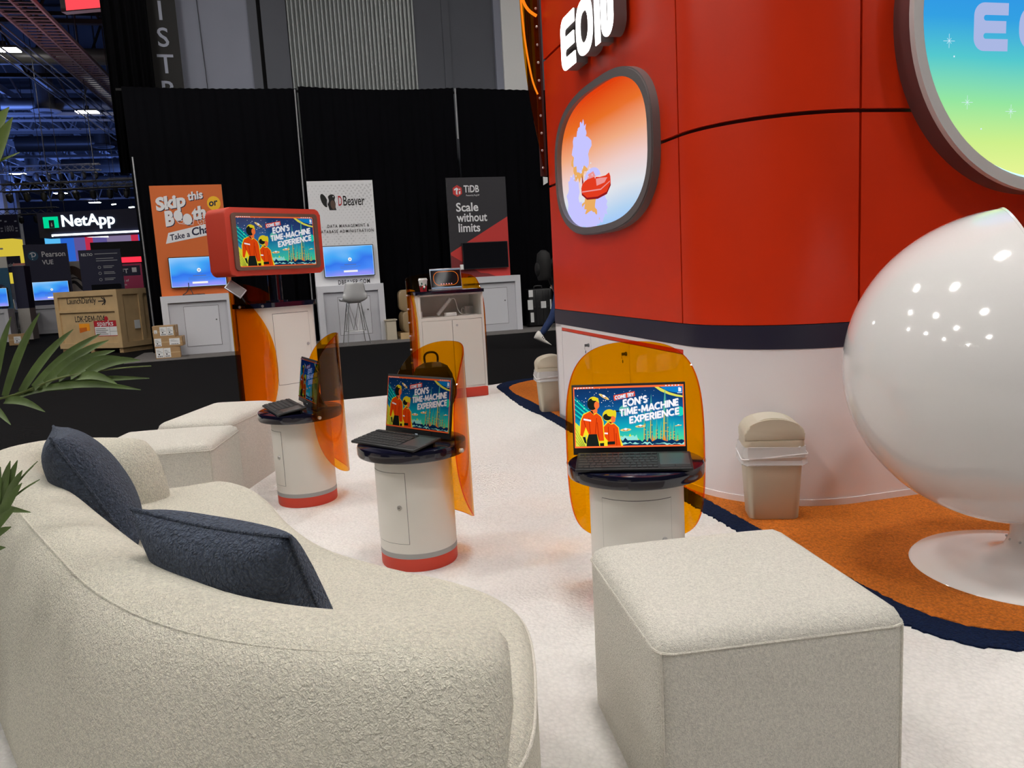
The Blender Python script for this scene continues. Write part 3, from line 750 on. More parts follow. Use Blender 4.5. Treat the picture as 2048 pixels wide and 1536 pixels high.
# ---------------------------------------------------------------- seating
def superbox(mb, w_, d, h, r, crown=.012, M=I4, nx=14):
    """upholstered block: rounded box with a slightly crowned top"""
    bm = bmesh.new()
    vs = [bm.verts.new((x, y, z)) for z in (0, h) for y in (-d / 2, d / 2) for x in (-w_ / 2, w_ / 2)]
    for f in ((0, 2, 3, 1), (4, 5, 7, 6), (0, 1, 5, 4), (2, 6, 7, 3), (0, 4, 6, 2), (1, 3, 7, 5)): bm.faces.new([vs[i] for i in f])
    bmesh.ops.subdivide_edges(bm, edges=bm.edges[:], cuts=nx, use_grid_fill=True)
    for v in bm.verts:
        x, y, z = v.co; u, q = abs(x) / (w_ / 2), abs(y) / (d / 2)
        bulge = (1 - u ** 4) * (1 - q ** 4)
        if z > h - 1e-4: v.co.z += crown * bulge
        c = Vector((max(-w_ / 2 + r, min(w_ / 2 - r, x)), max(-d / 2 + r, min(d / 2 - r, y)), min(z, h - r)))
        dv = v.co - c
        if z < r: dv.z = 0
        if dv.length > r and (dv.x or dv.y): v.co = c + dv * (r / max(dv.length, 1e-6)) if z <= h - 1e-4 or u > .85 or q > .85 else v.co
    me = bpy.data.meshes.new('tmp'); bm.to_mesh(me); bm.free()
    mb.raw([v.co for v in me.vertices], [tuple(p.vertices) for p in me.polygons], M); bpy.data.meshes.remove(me)
    return mb
def ottoman(w_, d, h, label, loc, rz, group):
    o = thing('ottoman', label, 'ottoman', loc, rz, group)
    m_ = MB(); superbox(m_, w_, d, h, .035); m_.build('cushion', 'boucle', o, smooth=60)
    s_ = MB(); a, b = w_ / 2 - .001, d / 2 - .001
    loop = [(x, y, h - .034) for x, y in rrect(2 * a, 2 * b, .034, 6)]
    s_.tube(loop, .0032, 6, closed=True)
    for sx in (-1, 1):
        for sy in (-1, 1): s_.tube([(sx * (a - .009), sy * (b - .009), .02), (sx * (a - .009), sy * (b - .009), h - .034)], .0032, 6)
    s_.build('seam', 'boucle_seam', o)
    return o
g = 'cream ottomans around the lounge'
OT = ottoman(.55, .575, .44, 'large cream ottoman in the foreground beside the orange carpet', (.494, 1.80, .012), R(8), g)
ottoman(.60, .52, .44, 'cream ottoman touching the far arm of the sofa', (-1.78, 3.945, .012), R(4), g)
ottoman(.43, .72, .44, 'cream ottoman behind the other one, beside the farthest round table', (-1.775, 4.70, .012), R(-5), g)

# curved sofa
sofa = thing('sofa', 'curved cream sofa with two blue cushions on its seat', 'sofa', (-.7, 1.9, .012))
OFF = Vector((-.7, 1.9))
def loc2(P): return [(x - OFF.x, y - OFF.y) for x, y in P]
seat_o = smooth_pts([(-1.30, 3.12), (-1.20, 3.15), (-1.06, 3.04), (-.93, 2.85), (-.78, 2.57), (-.58, 2.28), (-.36, 2.09), (-.17, 1.96), (-.045, 1.83), (.008, 1.68), (.015, 1.42), (-.01, 1.22), (-.10, 1.08), (-.30, 1.05), (-.52, 1.13), (-.80, 1.36), (-1.06, 1.65), (-1.3, 1.96), (-1.56, 2.28), (-1.80, 2.56), (-1.95, 2.82), (-1.90, 3.05), (-1.66, 3.10), (-1.40, 3.08)], 5, True)
seat_o = loc2(seat_o)
if sum(seat_o[i][0] * seat_o[(i + 1) % len(seat_o)][1] - seat_o[(i + 1) % len(seat_o)][0] * seat_o[i][1] for i in range(len(seat_o))) < 0: seat_o = seat_o[::-1]
def rounded_slab(mb, P, z0, z1, r, n=12):
    rings = [(P, z0)]
    for k in range(n + 1):
        a = R(90 * k / n); rings.append((offset_poly(P, r * (1 - math.cos(a))), z1 - r + r * math.sin(a)))
    N = len(P); vs = [(x, y, z) for ring, z in rings for x, y in ring]; fs = []
    for i in range(len(rings) - 1):
        for k in range(N): fs.append((i * N + k, i * N + (k + 1) % N, (i + 1) * N + (k + 1) % N, (i + 1) * N + k))
    fs.append(tuple(reversed(range(N))))
    mb.raw(vs, fs); mb.flat(rings[-1][0], z1); return mb
m_ = MB(); rounded_slab(m_, seat_o, .02, .405, .05); m_.build('seat', 'sofa_boucle', sofa, smooth=60)
m_ = MB(); m_.tube([(x, y, .372) for x, y in offset_poly(seat_o, .003)], .004, 6, closed=True); m_.build('seam', 'boucle_seam', sofa)
m_ = MB(); m_.prism(offset_poly(seat_o, .06), 0, .025); m_.build('plinth', 'black_matte', sofa)
# back: profile swept along the ridge; u across (outwards +), z up
ridge = [(-.03, 1.205), (-.16, 1.20), (-.30, 1.225), (-.46, 1.285), (-.62, 1.38), (-.79, 1.53), (-.97, 1.735), (-1.17, 1.97), (-1.38, 2.22), (-1.59, 2.45), (-1.78, 2.68), (-1.87, 2.86), (-1.80, 2.98), (-1.63, 2.975), (-1.48, 2.93), (-1.35, 2.86)]
rp = smooth_pts(loc2(ridge), 5); NR = len(rp)
# cumulative length
cum = [0]
for i in range(1, NR): cum.append(cum[-1] + (Vector(rp[i]) - Vector(rp[i - 1])).length)
prof = [(-.095, .02), (-.10, .25), (-.105, .40), (-.105, .52), (-.09, .585), (-.055, .622), (.0, .636), (.05, .630), (.095, .606), (.125, .56), (.15, .48), (.175, .36), (.195, .22), (.20, .10), (.185, .02)]
prof = smooth_pts(prof, 3)
vs, fs = [], []; NP = len(prof)
for i in range(NR):
    t = (Vector(rp[min(i + 1, NR - 1)]) - Vector(rp[max(i - 1, 0)])).normalized(); nrm = Vector((-t.y, t.x))   # travelling right end -> left end: outside is on the left of travel
    nrm = -nrm if (nrm.x * -.6 + nrm.y * -.6) < 0 and i < NR // 2 else nrm
    d0, d1 = cum[i], cum[-1] - cum[i]
    for u, z in prof:
        uu, zz = u, z
        if i >= NR * .62: uu = u if u < 0 else u * (1 - .45 * min(1, (i - NR * .62) / (NR * .2)))
        for d, L in ((d0, .16), (d1, .10)):
            if d < L:
                k = math.sqrt(max(0.0, 1 - (1 - d / L) ** 2)); k = max(k, .04)
                uu = .02 + (uu - .02) * (.25 + .75 * k); zz = .47 + (zz - .47) * (.30 + .70 * k) if d == d0 else .42 + (zz - .42) * k if zz > .42 else zz
        if d0 < .5:      # the underside of the free end rises towards the tip
            lo = .02 + (1 - d0 / .5) ** 1.3 * .375; zz = lo + (zz - .02) * (.636 - lo) / .616
        vs.append((rp[i][0] + nrm.x * uu, rp[i][1] + nrm.y * uu, zz))
for i in range(NR - 1):
    for k in range(NP):
        fs.append((i * NP + k, i * NP + (k + 1) % NP, (i + 1) * NP + (k + 1) % NP, (i + 1) * NP + k))
fs.append(tuple(reversed(range(NP)))); fs.append(tuple(range((NR - 1) * NP, NR * NP)))
m_ = MB(); m_.raw(vs, fs); bmesh.ops.recalc_face_normals(m_.bm, faces=m_.bm.faces[:]); bk_ = m_.build('backrest', 'sofa_boucle', sofa, smooth=60)
sm_ = MB(); idx = min(range(NP), key=lambda k: abs(prof[k][0] - .082) + abs(prof[k][1] - .613))
q_ = list(range(int(NR * .10), int(NR * .85))); sm_.tube([vs[i * NP + idx] for i in q_], [.0036 * min(1, .15 + k / (len(q_) * .5)) for k in range(len(q_))], 6); sm_.build('seam', 'sofa_boucle', bk_)

# cushions
def pillow(label, loc, rot, w_, h_, t_, seed):
    n = 22; vs = []; fs = []; rn = random.Random(seed)
    for side in (-1, 1):
        for j in range(n + 1):
            for i in range(n + 1):
                u, v = -1 + 2 * i / n, -1 + 2 * j / n
                pin = 1 - .07 * ((1 - abs(v) ** 2) * abs(u) ** 3 if True else 0); pin2 = 1 - .07 * (1 - abs(u) ** 2) * abs(v) ** 3
                th = (max(0, (1 - abs(u) ** 2.2)) * max(0, (1 - abs(v) ** 2.2))) ** .42
                vs.append((u * w_ / 2 * pin, side * t_ / 2 * th * (1 + .06 * math.sin(3 * u + seed) * math.cos(2 * v)), v * h_ / 2 * pin2))
    N1 = (n + 1) ** 2
    for j in range(n):
        for i in range(n):
            a = j * (n + 1) + i; fs.append((a, a + 1, a + n + 2, a + n + 1)); fs.append((N1 + a, N1 + a + n + 1, N1 + a + n + 2, N1 + a + 1))
    m_ = MB(); m_.raw(vs, fs); bmesh.ops.remove_doubles(m_.bm, verts=m_.bm.verts[:], dist=1e-4); bmesh.ops.recalc_face_normals(m_.bm, faces=m_.bm.faces[:])
    o = m_.build('cushion', 'blue_plush', loc=loc, smooth=80); o.rotation_euler = rot
    s_ = MB(); e = [(u * w_ / 2 * (1 - .07 * (1 - v * v) * abs(u) ** 3), 0, v * h_ / 2 * (1 - .07 * (1 - u * u) * abs(v) ** 3)) for u, v in [(-1 + 2 * k / 12, -1) for k in range(12)] + [(1, -1 + 2 * k / 12) for k in range(12)] + [(1 - 2 * k / 12, 1) for k in range(12)] + [(-1, 1 - 2 * k / 12) for k in range(12)]]
    s_.tube(e, .004, 6, closed=True); s_.build('piping', 'blue_plush', o)
    return tag(o, label, 'cushion', 'blue sofa cushions')
pillow('blue plush cushion leaning at the far end of the cream sofa', (-1.345, 2.43, .595), (R(-26), R(3), R(119)), .38, .42, .19, 1)
pillow('blue plush cushion leaning on the near end of the cream sofa', (-.585, 1.57, .565), (R(-24), R(-1.5), R(152)), .44, .39, .17, 2)

# ball chair
bc = thing('ball_chair', 'white glossy ball chair on a round foot beside the red wall', 'chair', (1.80, 2.73, .012))
cc = Vector((-.041, 0, .759)); RB = .55; axis = Vector((.842, -.405, .356)).normalized(); cut = .148
Mq = T(*cc) @ axis.to_track_quat('Z', 'Y').to_matrix().to_4x4()
amax = math.acos(cut / RB)
def shell(r, n=40): return [(r * math.sin(math.pi - (math.pi - amax) * k / n), r * math.cos(math.pi - (math.pi - amax) * k / n)) for k in range(n + 1)]
m_ = MB(); pr = shell(RB); m_.lathe([(max(r, 1e-4), z) for r, z in pr], 96, Mq, cap=False); m_.build('shell', 'white_gloss', bc, smooth=60)
m_ = MB(); pin_ = [(max(r, 1e-4), z) for r, z in shell(RB - .03)]; m_.lathe(pin_, 64, Mq, cap=False); m_.build('lining', 'orange_carpet', bc, smooth=60)
m_ = MB(); rr = RB * math.sin(amax); m_.lathe([(rr - .034, cut - .006), (rr - .034, cut + .004), (rr + .002, cut + .004), (rr + .002, cut - .004), (rr - .034, cut - .006)], 96, Mq, cap=False); m_.build('rim', 'white_gloss', bc)
m_ = MB(); m_.lathe([(.385, 0), (.388, .008), (.38, .016), (.30, .026), (.20, .036), (.12, .052), (.075, .085), (.058, .13), (.056, .20), (.072, .232)], 72, T(.055, .02, 0)); m_.build('foot', 'white_gloss', bc, smooth=60)
m_ = MB(); m_.lathe([(.073, .226), (.076, .23), (.076, .236), (.073, .24)], 40, T(.055, .02, 0)); m_.build('swivel_ring', 'dark_steel', bc)
m_ = MB(); m_.sphere((0, 0, 0), .005, nu=8, nv=5); bo = m_.build('bolt', 'steel', bc, loc=(.055 + .066, .02, .115))
for k in range(1, 10): c_ = bo.copy(); COL.objects.link(c_); c_.location = (.055 + .066 * math.cos(k * .628), .02 + .066 * math.sin(k * .628), .115)

# swing-top bins
def bin_(label, loc, rz):
    o = thing('swing_bin', label, 'bin', loc, rz, 'beige swing-top bins')
    def rr(w_, d, z): return [(x, y, z) for x, y in rrect(w_, d, .035, 5)]
    def loft(rings, cap=(True, True)):
        mb = MB(); N = len(rings[0]); vs = [v for r in rings for v in r]; fs = []
        for i in range(len(rings) - 1):
            for k in range(N): fs.append((i * N + k, i * N + (k + 1) % N, (i + 1) * N + (k + 1) % N, (i + 1) * N + k))
        if cap[0]: fs.append(tuple(reversed(range(N))))
        if cap[1]: fs.append(tuple(range((len(rings) - 1) * N, len(rings) * N)))
        mb.raw(vs, fs); return mb
    loft([rr(.225, .165, 0), rr(.23, .17, .004), rr(.27, .20, .35)]).build('body', 'beige_plastic', o)
    lo = [rr(.274, .204, .275)]
    rn = random.Random(4)
    for k, (g_, z) in enumerate(((.285, .268), (.300, .272), (.293, .292), (.300, .305), (.292, .33), (.287, .352), (.278, .356))):
        lo.append([(x + rn.uniform(-.004, .004), y + rn.uniform(-.004, .004), zz + rn.uniform(-.004, .004)) for x, y, zz in rr(g_, g_ - .07, z)])
    loft(lo, (False, False)).build('liner', 'liner', o, smooth=25)
    fold = MB(); fold.tube([(x, y, .315 + .012 * math.sin(9 * x) + .008 * math.sin(23 * y)) for x, y in rrect(.300, .230, .03, 6)], .003, 5, closed=True); fold.build('liner_fold', 'liner_fold', o)
    loft([rr(.276, .206, .35), rr(.280, .21, .358), rr(.276, .206, .384)], (False, True)).build('rim', 'beige_plastic', o)
    lid = MB(); P = [(-.137, .382), (.137, .382)] + [(.137 * math.cos(R(a)), .415 + .07 * math.sin(R(a))) for a in range(0, 181, 9)]
    lid.prism(P, -.10, .10, FRONT, b=.012); l_ = lid.build('lid', 'beige_plastic', o, smooth=50)
    fp = MB(); arc = [(.12 * math.cos(R(a)), .4185 + .07 * math.sin(R(a))) for a in range(24, 157, 6)]
    fp.prism(arc + [(x, z - .012) for x, z in arc[::-1]], -.082, .082, FRONT); fp.build('flap', 'beige_plastic_light', l_, smooth=50)
    o.scale = (.95, .95, .955)
    return o
B1 = bin_('beige swing-top bin standing on the orange carpet beside the ball chair', (1.165, 3.50, .0195), R(-8))
dup(B1, (.335, 6.50, .0195), R(6), 'beige swing-top bin at the far end of the red wall')
# ---------------------------------------------------------------- amber kiosks, displays, keyboards
def sell(a, b, th, p):
    """point of a superellipse at plan angle th measured from +y towards +x"""
    s_, c = math.sin(th), math.cos(th)
    return a * math.copysign(abs(s_) ** (2 / p), s_), b * math.copysign(abs(c) ** (2 / p), c)
def sheet(a, b, p, z0, H, TH, phi=0.0, th=.006, q=2.6, n=56, nv=16, parent=None, dz=0.0):
    """bent clear sheet hugging a rounded plan, with a lens shaped outline (its two side edges come forward at mid height)"""
    # even steps along the plan
    fine = [sell(a, b, -TH + 2 * TH * k / 600 + phi, p) for k in range(601)]
    L = [0]
    for k in range(600): L.append(L[-1] + math.dist(fine[k], fine[k + 1]))
    P = []
    j = 0
    for k in range(n + 1):
        u = math.sin((k / n - .5) * math.pi * .985); t = (u + 1) / 2 * L[-1]
        while j < 599 and L[j + 1] < t: j += 1
        f = (t - L[j]) / max(1e-9, L[j + 1] - L[j]); x = fine[j][0] + (fine[j + 1][0] - fine[j][0]) * f; y = fine[j][1] + (fine[j + 1][1] - fine[j][1]) * f
        tx, ty = fine[min(600, j + 3)][0] - fine[max(0, j - 3)][0], fine[min(600, j + 3)][1] - fine[max(0, j - 3)][1]; l_ = math.hypot(tx, ty)
        P.append((u, x, y, -ty / l_, tx / l_))
    vs = []; W = nv + 1
    for off in (0, th):
        for u, x, y, nx, ny in P:
            h = H * max(0.0, 1 - abs(u) ** q) ** (1 / q)
            for v in range(W):
                vs.append((x + nx * off, y + ny * off, z0 + dz * u + h * (-1 + 2 * v / nv)))
    N1 = len(P) * W; f1, f2 = [], []
    for k in range(n):
        for v in range(nv):
            i = k * W + v; f1.append((i, i + 1, i + W + 1, i + W)); f1.append((N1 + i, N1 + i + W, N1 + i + W + 1, N1 + i + 1))
        for v in (0, nv):
            i = k * W + v; f2.append((i, i + W, N1 + i + W, N1 + i))
    for k in (0, n):
        for v in range(nv): i = k * W + v; f2.append((i, N1 + i, N1 + i + 1, i + 1))
    m_ = MB()
    bv = [m_.bm.verts.new(v) for v in vs]
    for fs, mi in ((f1, 0), (f2, 1)):
        for f in fs: q_ = m_.bm.faces.new([bv[i] for i in f]); q_.material_index = mi
    bmesh.ops.recalc_face_normals(m_.bm, faces=m_.bm.faces[:])
    return m_.build('amber_screen', ['amber', 'amber_edge'], parent, smooth=60)
def bolt(parent, x, y, z, nx, ny, r=.009):
    l_ = math.hypot(nx, ny); M = T(x, y, z) @ Vector((nx / l_, ny / l_, 0)).to_track_quat('Z', 'Y').to_matrix().to_4x4()
    m_ = MB(); m_.lathe([(r, -.004), (r, .008), (r * .8, .011)], 16, M); return m_.build('bolt', 'steel', parent)
def wrap_patch(a, b, p, t0, t1, z0, z1, off, n=20):
    """patch lying on the body wall between plan angles (from -y, positive towards +x)"""
    vs = []; fs = []
    for k in range(n + 1):
        t = t0 + (t1 - t0) * k / n; x, y = sell(a + off, b + off, math.pi - t, p)
        vs += [(x, y, z0), (x, y, z1)]
    for k in range(n): fs.append((2 * k, 2 * k + 2, 2 * k + 3, 2 * k + 1))
    return vs, fs
def round_kiosk(label, loc, rz):
    k = thing('display_pedestal', label, 'kiosk', loc, rz, 'small round kiosks with amber screens')
    a, b = .163, .158
    el_ = lambda m_, z0, z1, e=0.0: m_.lathe([(1, z0), (1, z1)], 64, Matrix.Diagonal((a + e, b + e, 1, 1)))
    m_ = MB(); el_(m_, .07, .47); m_.build('body', 'kiosk_white', k)
    m_ = MB(); m_.lathe([(.985, 0), (1, .006), (1, .055)], 64, Matrix.Diagonal((a, b, 1, 1))); m_.build('base', 'red_plinth', k)
    m_ = MB(); el_(m_, .054, .075, .0008); m_.build('stripe', 'grey_stripe', k)
    m_ = MB()
    m_.lathe([(.96, .463), (.985, .466), (1, .474), (1, .500), (.988, .508), (.97, .510)], 72, Matrix.Diagonal((.235, .222, 1, 1))); m_.build('tabletop', 'navy_gloss', k)
    t0, t1 = R(-44), R(44)
    m_ = MB(); m_.raw(*wrap_patch(a, b, 2, t0 - .008, t1 + .008, .117, .413, .0006)); m_.m(1); m_.raw(*wrap_patch(a, b, 2, t0, t1, .1185, .4115, .0014)); d = m_.build('door', ['gap_line', 'kiosk_white'], k)
    x, y = sell(a + .001, b + .001, math.pi - R(33), 2); nx, ny = x / a ** 2, y / b ** 2; M = T(x, y, .27) @ Vector((nx, ny, 0)).normalized().to_track_quat('Z', 'Y').to_matrix().to_4x4()
    m_ = MB(); m_.lathe([(.0105, 0), (.0105, .003), (.009, .0045)], 20, M); m_.m(1).box(-.004, .004, -.001, .001, .0045, .0049, M); m_.build('lock', ['steel', 'gap_line'], d)
    s_ = sheet(.243, .230, 2, .525, .378, R(77), parent=k)
    for sg in (-1, 1):
        th = R(70) * sg; x, y = sell(.250, .237, th, 2); bolt(s_, x, y, .487, x / .25 ** 2, y / .237 ** 2)
    return k
KI = [((.413, 2.66, .012), R(-9), R(-9), 'nearest small kiosk, facing the camera behind the large ottoman'),
      ((-.43, 3.20, .012), R(-51), R(-41), 'middle small kiosk turned towards the sofa, its body fully in view'),
      ((-1.155, 4.20, .012), R(-72), R(-62), 'farthest small kiosk turned sideways beside the back ottomans')]
for l, r, _q, tx in KI[:1]: K0 = round_kiosk(tx, l, r)
for l, r, _q, tx in KI[1:]: dup(K0, l, r, tx)

def monitor(label, kiosk, art):
    (x, y, z), _k, r, _ = kiosk; M = T(x, y, z) @ RZ(r) @ T(-.018, .045, .5105)
    o = thing('monitor', label, 'monitor', M.translation, r, 'portable monitors on the small kiosks')
    W_, H_ = .398, .250; tilt = T(0, 0, .012) @ RX(R(-9))
    m_ = MB(); m_.box(-W_ / 2, W_ / 2, 0, .009, 0, H_, tilt, b=.002); m_.build('housing', 'black_plastic', o)
    m_ = MB(); poster(m_, .386, .217, 0); m_.build('screen', ART_SETS[art], o, smooth=0).matrix_local = tilt @ T(0, -.0006, H_ / 2 + .008)
    m_ = MB(); m_.box(-.10, .10, .004, .085, .0, .006, b=.001); m_.box(-.09, .09, .0, .012, .0, .03); m_.box(-.06, .06, 0, .006, 0, .17, T(0, .080, .004) @ RX(R(20))); m_.build('stand', 'black_plastic', o)
    m_ = MB(); m_.box(-.008, .008, -.0008, 0, .004, .0065, tilt); m_.build('indicator', 'indicator', o)
    return o
monitor('portable monitor with the brightest poster picture, facing the camera', KI[0], 'bright')
monitor('portable monitor with a dim poster picture on the middle small kiosk', KI[1], 'dim')
monitor('portable monitor seen almost edge-on on the farthest small kiosk', KI[2], 'side')

def keyboard(label, kiosk):
    (x, y, z), _k, r, _ = kiosk; M = T(x, y, z) @ RZ(r) @ T(-.005, -.160, .5105)
    o = thing('keyboard', label, 'keyboard', M.translation, r, 'black keyboards with touchpads')
    W_, D = .385, .155; tl = RX(R(7.5))
    m_ = MB(); m_.box(-W_ / 2, W_ / 2, 0, D, .001, .013, tl, b=.005, seg=3); m_.build('body', 'black_plastic', o)
    ks = MB(); kw, kd, x0 = .0188, .0205, -W_ / 2 + .008
    tot = .265
    rows = [[1] * 14, [1] * 13 + [1], [1.5] + [1] * 12 + [.5], [1.75] + [1] * 11 + [1.25], [2.2] + [1] * 10 + [1.8], [1, 1, 1, 1.2, 5, 1.1, .9, .93, .93, .94]]
    for j, row in enumerate(rows):
        u = tot / sum(row); xx = x0; y1 = D - .013 - j * .0225; y0 = y1 - (.012 if j == 0 else .0195)
        if j > 0: y1 += .0; 
        for q in row:
            ks.box(xx + .0012, xx + q * u - .0012, y0, y1 - .0022, .0125, .0160, tl, b=.0012, seg=1); xx += q * u
    ks.build('keys', 'key_plastic', o)
    m_ = MB(); m_.box(x0 + tot + .006, W_ / 2 - .008, .036, D - .020, .0125, .0135, tl, b=.0006, seg=1); m_.build('touchpad', 'touch_plastic', o)
    m_ = MB(); a, c = x0 + tot + .006, W_ / 2 - .008; mid = (a + c) / 2
    m_.box(a, mid - .002, .010, .033, .0125, .0142, tl, b=.0012, seg=1); m_.box(mid + .002, c, .010, .033, .0125, .0142, tl, b=.0012, seg=1); m_.build('buttons', 'key_plastic', o)
    m_ = MB(); m_.box(-W_ / 2 + .02, W_ / 2 - .02, D - .03, D - .02, -.021, .002); m_.build('foot', 'black_plastic', o).location = (0, 0, .021)
    return o
for kk, tx in zip(KI, ('black keyboard with touchpad on the kiosk facing the camera', 'black keyboard with touchpad on the middle small kiosk', 'black keyboard with touchpad on the farthest small kiosk')): keyboard(tx, kk)

# ---------------------------------------------------------------- tall kiosk with the red television
TK = thing('tv_kiosk', 'tall white kiosk with amber screens carrying a red-framed television', 'kiosk', (-1.855, 6.30, .012), R(47))
a, b = .285, .235
sq = lambda a_, b_, p=2.8: ell(a_, b_, 64, p=p)
m_ = MB(); m_.prism(sq(a, b), .09, 1.005); m_.build('body', 'kiosk_white', TK)
m_ = MB(); m_.prism(sq(a + .003, b + .003), 0, .09); m_.build('base', 'red_plinth', TK)
m_ = MB(); m_.prism(sq(a + .025, b + .025), 1.005, 1.04, b=.006); m_.build('tabletop', 'navy_gloss', TK)
m_ = MB(); m_.raw(*wrap_patch(a, b, 2.8, R(-26), R(26), .40, .955, .0008)); m_.m(1); m_.raw(*wrap_patch(a, b, 2.8, R(-25.4), R(25.4), .403, .952, .0016)); d = m_.build('door', ['gap_line', 'kiosk_white'], TK)
x, y = sell(a + .002, b + .002, math.pi - R(19), 2.8); m_ = MB(); m_.lathe([(.012, 0), (.012, .004)], 16, T(x, y, .70) @ RX(R(90))); m_.build('lock', 'steel', d)
s_ = sheet(a + .032, b + .032, 2.8, .56, .64, R(112), R(-43), th=.008, q=2.2, parent=TK)
for th in (-140, -95, -40, 20, 64): x, y = sell(a + .04, b + .04, R(th), 2.8); bolt(s_, x, y, 1.02, x / a ** 2, y / b ** 2, .010)
m_ = MB(); m_.cyl(.052, 1.04, 1.30, 32, T(.02, 0, 0)); m_.lathe([(.085, 1.04), (.085, 1.05), (.06, 1.056)], 32, T(.02, 0, 0)); m_.build('post', 'navy_gloss', TK)
tvm = T(-.02, -.01, 1.505) @ RZ(R(2))
m_ = MB(); m_.prism(rrect(.84, .505, .045), -.14, .14, tvm @ FRONT, b=.012); hs = m_.build('housing', 'red_plinth', TK)
m_ = MB(); m_.ring(rrect(.755, .425, .03), rrect(.685, .375, .012), .135, .157, tvm @ FRONT); m_.build('bezel', 'bezel_brown', hs)
m_ = MB(); poster(m_, .69, .38, 0); m_.build('screen', ART_SETS['large'], hs, smooth=0).matrix_local = tvm @ T(0, -.1412, 0)
tb = thing('tablet', 'small silver tablet held at the left edge of the tall kiosk', 'tablet', (-2.03, 5.94, 1.17), R(30))
Mt = RZ(R(-20)) @ RY(R(38)) @ RX(R(-35))
m_ = MB(); m_.box(-.07, .07, -.006, .006, -.045, .045, Mt, b=.004); m_.build('case', 'silver_edge', tb)
m_ = MB(); m_.box(-.062, .062, -.0072, -.0055, -.038, .038, Mt); m_.build('screen', 'frame_grey', tb)
m_ = MB(); m_.rod((0, .005, 0), (.08, .03, -.12), .006); m_.build('bracket', 'black_plastic', tb)

# ---------------------------------------------------------------- bar cabinet
BC = thing('bar_cabinet', 'white two-door counter cabinet with open shelf and amber back', 'cabinet', (-.60, 7.64, .012), R(18))
W2, D0, D1 = .315, -.22, .22
m_ = MB()
m_.box(-W2, -W2 + .022, D0, D1, .09, 1.0); m_.box(W2 - .022, W2, D0, D1, .09, 1.0); m_.box(-W2, W2, D1 - .02, D1, .09, 1.0)
m_.box(-W2, W2, D0 + .004, D1, .09, .11); m_.box(-W2 + .02, W2 - .02, D0, D1 - .02, .755, .785); m_.box(-W2 + .02, W2 - .02, D0 + .004, D1 - .02, .985, 1.0); m_.build('carcass', 'kiosk_white', BC)
m_ = MB(); m_.box(-W2 - .002, W2 + .002, D0 - .004, D1, 0, .095, b=.01); m_.build('base', 'red_plinth', BC)
m_ = MB(); m_.prism(rrect(2 * W2 + .035, D1 - D0 + .05, .04), 1.0, 1.032, b=.005); m_.build('tabletop', 'navy_gloss', BC)
for sg, nm in ((-1, 'l'), (1, 'r')):
    m_ = MB(); x0, x1 = sorted((sg * .002, sg * (W2 - .024))); m_.box(x0, x1, D0, D0 + .018, .112, .752, b=.0015, seg=1); dd = m_.build('door', 'kiosk_white', BC)
    if sg > 0: m_ = MB(); m_.lathe([(.011, 0), (.011, .004)], 16, T(.045, D0, .70) @ RX(R(90))); m_.build('lock', 'steel', dd)
s_ = sheet(W2 + .03, D1 + .035, 5, .60, .60, R(112), th=.008, q=2.6, parent=BC)
for k in range(7): bolt(s_, -W2 - .042, .05 + .0 * k, .22 + .13 * k, -1, 0, .008)
def at_bar(x, y, z): return BC.matrix_basis @ Vector((x, y, z)) if False else Vector((-.60, 7.64, .012)) + Vector((x * math.cos(R(18)) - y * math.sin(R(18)), x * math.sin(R(18)) + y * math.cos(R(18)), z))
lp = thing('laptop', 'open silver laptop on the counter cabinet showing a dark page', 'laptop', at_bar(.0, -.10, 1.0325), R(14))
m_ = MB(); m_.box(-.15, .15, -.02, .19, 0, .011, b=.004); m_.build('base', 'silver_edge', lp)
m_ = MB(); Ml = T(0, .0, .011) @ RX(R(-14)); m_.box(-.15, .15, 0, .006, 0, .2, Ml, b=.003); ls = m_.build('lid', 'silver_edge', lp)
m_ = MB(); m_.m(0).flat([(-.144, .006), (.144, .006), (.144, .195), (-.144, .195)], .0006, Ml @ FRONT); m_.m(1).flat([(-.144, .008), (.144, .008), (.144, .02), (-.144, .02)], .0009, Ml @ FRONT); m_.flat([(-.144, .183), (.144, .183), (.144, .193), (-.144, .193)], .0009, Ml @ FRONT)
m_.m(2).ring(rrect(.24, .135, .06, 8, 0, .104), rrect(.234, .129, .057, 8, 0, .104), .0009, .0011, Ml @ FRONT); m_.m(3)
for k in range(5): m_.flat(ell(.006, .006, 12, -.05 + k * .025, .05), .0012, Ml @ FRONT)
m_.build('screen', ['black_glass', 'pale_strip', 'orange_edge', 'car_light'], ls, smooth=0)
cu = thing('coffee_cup', 'red and white paper coffee cup beside the laptop', 'cup', at_bar(-.235, -.13, 1.0325))
m_ = MB(); m_.m(1).lathe([(.030, 0), (.036, .055)], 28); m_.m(0).lathe([(.036, .055), (.041, .105)], 28); m_.m(2)
for ang, zz in ((-1.4, .03), (-2.1, .05), (-.8, .06), (-1.8, .075)): m_.sphere((.035 * math.cos(ang), .035 * math.sin(ang), zz), (.008, .008, .012), nu=10, nv=6)
m_.m(0)
m_.sphere((.030 * math.cos(-1.2), .030 * math.sin(-1.2), .04), (.012, .012, .014), nu=12, nv=6)
m_.build('body', ['paper_white', 'cup_red', 'cup_green'], cu)
m_ = MB(); m_.lathe([(.044, .103), (.044, .112), (.039, .116), (.039, .124), (.03, .125)], 28); m_.build('lid', 'paper_white', cu)
ps = thing('power_strip', 'white power strip leaning inside the cabinet shelf', 'power strip', at_bar(-.03, -.06, .788), R(18))
Mp = RY(R(-48)); m_ = MB(); m_.box(0, .20, -.022, .022, 0, .03, Mp @ T(-.02, 0, 0), b=.005); m_.build('body', 'paper_white', ps).location = (-.045, 0, .018)
